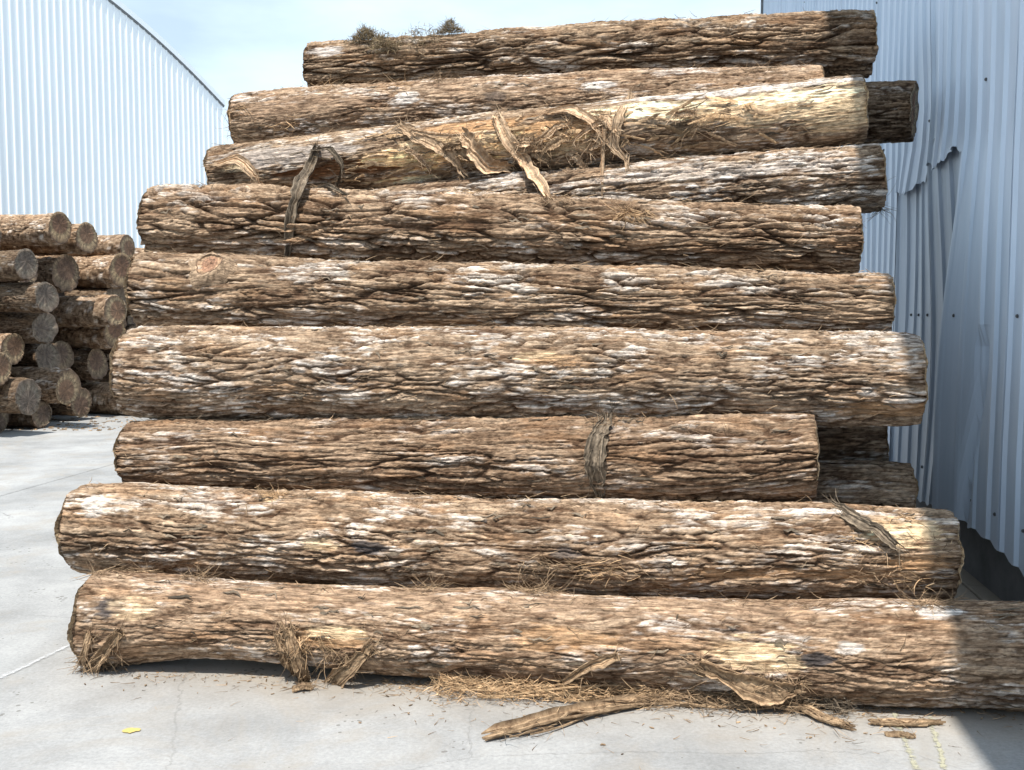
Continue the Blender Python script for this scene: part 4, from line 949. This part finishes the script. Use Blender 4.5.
knot = obj('knot', me, lg.root, M_BARK); knot['label'] = 'round sawn-off branch stub'
obj('cut_face', face_mesh(np.array(V[-N:]), -ax, lg.org, 78, heart=(0.36, 0.19, 0.11), sap=(0.42, 0.26, 0.15), grey=0.05), knot, M_CUT)

# bark fallen on the concrete
def ground_bark(label, pix, width, seed, fib, mat, h=0.03, strands=6, plank=True):
    rr = np.random.RandomState(seed); b = Bag(); g = [ground(x, y, 0.012) for (x, y) in pix]; c = curve(g, 20); org = c[10].copy(); org[2] = 0
    d = c[-1] - c[0]; side = np.cross(d, (0, 0, 1)); side /= np.linalg.norm(side)
    cc = c.copy(); tt = np.linspace(0, 1, 20); cc[:, 2] = 0.012 + h * 0.5 * (np.sin(tt * 5 + seed) * 0.5 + 0.5) * np.sin(tt * math.pi)
    if plank: b.sheet(cc, side, np.array((0, 0, 1.0)), width, 0.007, seed)
    for k in range(strands):
        off = (k - (strands - 1) / 2) / strands * width; a, e = rr.randint(0, 8), 20 - rr.randint(0, 8); m = e - a; t = np.linspace(0, 1, m)
        pts = c[a:e] + side * (off + 0.2 * width * np.sin(t * 5 + rr.rand() * 6))[:, None]
        pts[:, 2] = 0.010 + h * (0.35 + 0.65 * rr.rand()) * (0.5 + 0.5 * np.sin(t * rr.uniform(3, 8) + rr.rand() * 6)) * np.sin(np.clip(t, .1, .9) * math.pi)
        b.tube(pts, width / strands * (0.25 + 0.2 * rr.rand(m)) * np.sin(np.clip(t, 0.05, 0.95) * math.pi) ** 0.5, np.full(m, 0.004), side, k=6, seed=seed + k, rough=0.3)
    for k in range(fib):
        i = rr.randint(0, 20); q = c[i] + side * rr.normal() * width * 0.5 + np.array([0, 0, rr.uniform(0, h)])
        dd = d / np.linalg.norm(d) * rr.choice([-1, 1]) + rr.normal(size=3) * np.array([0.6, 0.6, 0.25])
        b.fibre(q, dd, rr.uniform(0.02, 0.075), rr.uniform(0.0008, 0.0024), rr.uniform(-.9, .9), rr)
    V = np.array(b.v); V[:, 2] = np.maximum(V[:, 2], 0.0015); b.v = list(V)
    o = obj('fallen_bark', b.mesh('fallen_bark', org), None, mat); o.location = org
    return tag(o, label, 'bark', 'bark fallen at the foot of the pile')
ground_bark('long heap of straw-coloured bark fibre lying under the lowest log', [(440, 690), (500, 693), (570, 696), (640, 692), (660, 690)], 0.12, 201, 1900, M_FIBY, 0.06, 16, plank=False)
ground_bark('matted reddish-tan bark fibre heaped between the straw heap and the broken slat', [(640, 700), (700, 703), (760, 704), (800, 706)], 0.10, 208, 900, M_FIB, 0.05, 12, plank=False)
ground_bark('curved brown bark strip lying across the concrete beside the straw heap', [(495, 736), (540, 727), (580, 716), (630, 706), (665, 697)], 0.085, 202, 120, M_FIB, 0.04, 6)
ground_bark('short broken bark slat sticking out from under the torn lowest log', [(770, 698), (800, 708), (830, 722), (848, 727)], 0.05, 203, 60, M_FIB, 0.03, 4)
ground_bark('frayed bark bundle by the broken slat under the lowest log', [(800, 702), (830, 706), (848, 712)], 0.08, 204, 300, M_FIBG, 0.05, 6, plank=False)
ground_bark('flat bark strip lying in the shed shadow', [(872, 722), (905, 724), (940, 722)], 0.045, 205, 30, M_FIB, 0.012, 3)
ground_bark('small bark sliver lying in the shed shadow near the flat strip', [(885, 733), (915, 736)], 0.02, 206, 10, M_FIB, 0.010, 2)
ground_bark('small torn bark scrap under the hanging flap of the lowest log', [(293, 690), (305, 688), (312, 687)], 0.035, 207, 30, M_FIB, 0.015, 2)
rr = np.random.RandomState(300); b = Bag()
for k in range(2200):
    x = rr.uniform(80, 1020) if rr.rand() < 0.3 else rr.uniform(380, 900); y = 672 + (x - 80) * 0.045 + abs(rr.normal()) * (8 if rr.rand() < 0.88 else 26) - 6
    p = ground(x, y, 0.003); a = rr.uniform(0, 6.28); d = np.array([math.cos(a), math.sin(a), rr.uniform(-.05, .25)])
    if rr.rand() < 0.8: b.fibre(p, d, rr.uniform(0.01, 0.06), rr.uniform(0.0008, 0.002), rr.uniform(-.4, .4), rr)
    else:
        w_ = rr.uniform(0.0015, 0.005); b.tube([p, p + d * w_ * 2, p + d * w_ * 4], w_ * np.array([0.6, 1, 0.5]), np.full(3, 0.0018), np.array((-math.sin(a), math.cos(a), 0)), k=4, seed=k, rough=0.3)
V = np.array(b.v); V[:, 2] = np.maximum(V[:, 2], 0.001); b.v = list(V)
o = obj('bark_litter', b.mesh('bark_litter'), None, M_FIB); tag(o, 'fine bark crumbs and fibres strewn along the foot of the pile', 'bark litter', kind='stuff')
b = Bag(); 
for k in range(160):
    p = ground(rr.uniform(0, 130), 431 - rr.uniform(0, 14), 0.003); a = rr.uniform(0, 6.28); d = np.array([math.cos(a), math.sin(a), 0.1]); w_ = rr.uniform(0.005, 0.02)
    b.tube([p, p + d * w_ * 2, p + d * w_ * 4], w_ * np.array([0.6, 1, 0.5]), np.full(3, 0.006), np.array((-math.sin(a), math.cos(a), 0)), k=4, seed=k, rough=0.3)
o = obj('bark_litter', b.mesh('bark_litter'), None, M_FIB); tag(o, 'bark crumbs on the concrete before the far stack', 'bark litter', kind='stuff')

# paint on the concrete
def paint(name, label, pix, wid, col, seed, cover):
    m, n, l, bs = new_mat(name); bs.inputs['Roughness'].default_value = 0.85; bs.inputs['Base Color'].default_value = (*col, 1)
    ge = nd(n, 'ShaderNodeNewGeometry'); no = nd(n, 'ShaderNodeTexNoise', Scale=34.0, Detail=8.0, Roughness=0.75); l.new(ge.outputs['Position'], no.inputs['Vector'])
    at_ = nd(n, 'ShaderNodeAttribute', attribute_name='tint'); ad = nd(n, 'ShaderNodeMath', operation='MULTIPLY_ADD'); l.new(at_.outputs['Fac'], ad.inputs[0]); ad.inputs[1].default_value = 0.5; l.new(no.outputs['Fac'], ad.inputs[2])
    r = ramp(n, [(1.02 - cover * 0.4, 0.0), (1.0, 0.85)]); l.new(ad.outputs[0], r.inputs['Fac']); l.new(r.outputs['Color'], bs.inputs['Alpha'])
    c = curve([ground(x, y, 0.004) for (x, y) in pix], 40); d = np.gradient(c, axis=0); d /= np.linalg.norm(d, axis=1)[:, None]; sd_ = np.cross(d, (0, 0, 1))
    V = np.concatenate([c - sd_ * wid, c, c + sd_ * wid]); q = [(k * 40 + i, k * 40 + i + 1, k * 40 + 41 + i, k * 40 + 40 + i) for k in (0, 1) for i in range(39)]
    me = np_mesh(name, V, [x[::-1] for x in q], smooth=False); t = np.concatenate([np.zeros(40), np.ones(40), np.zeros(40)]); set_col(me, 'tint', np.repeat(t[:, None], 3, 1))
    o = obj(name, me, None, m); tag(o, label, 'paint mark'); o['kind'] = 'structure'; return o
paint('chalk_line', 'faint chalk line on the concrete', [(0, 678), (40, 659), (74, 643)], 0.045, (0.50, 0.50, 0.50), 1, 0.56)
paint('yellow_paint_line', 'worn yellow paint line', [(893, 712), (905, 740), (916, 769)], 0.045, (0.42, 0.40, 0.29), 2, 0.42)
paint('yellow_paint_line', 'worn yellow paint line', [(930, 716), (945, 769)], 0.045, (0.42, 0.40, 0.29), 3, 0.38)
m_, n_, l_, bs_ = new_mat('yellow_paint'); bs_.inputs['Base Color'].default_value = (0.50, 0.39, 0.13, 1); bs_.inputs['Roughness'].default_value = 0.7
g = ground(131, 730, 0.004); rr = np.random.RandomState(8)
V = [g] + [g + np.array([math.cos(a) * 0.032, math.sin(a) * 0.026, 0]) * rr.uniform(0.75, 1.15) for a in np.linspace(0, 2 * math.pi, 22, endpoint=False)]
o = obj('yellow_paint_spot', np_mesh('yellow_paint_spot', V, tris=[(0, 1 + j, 1 + (j + 1) % 22) for j in range(22)], smooth=False), None, m_); tag(o, 'small yellow paint spot on the bare concrete', 'paint mark', kind='structure')
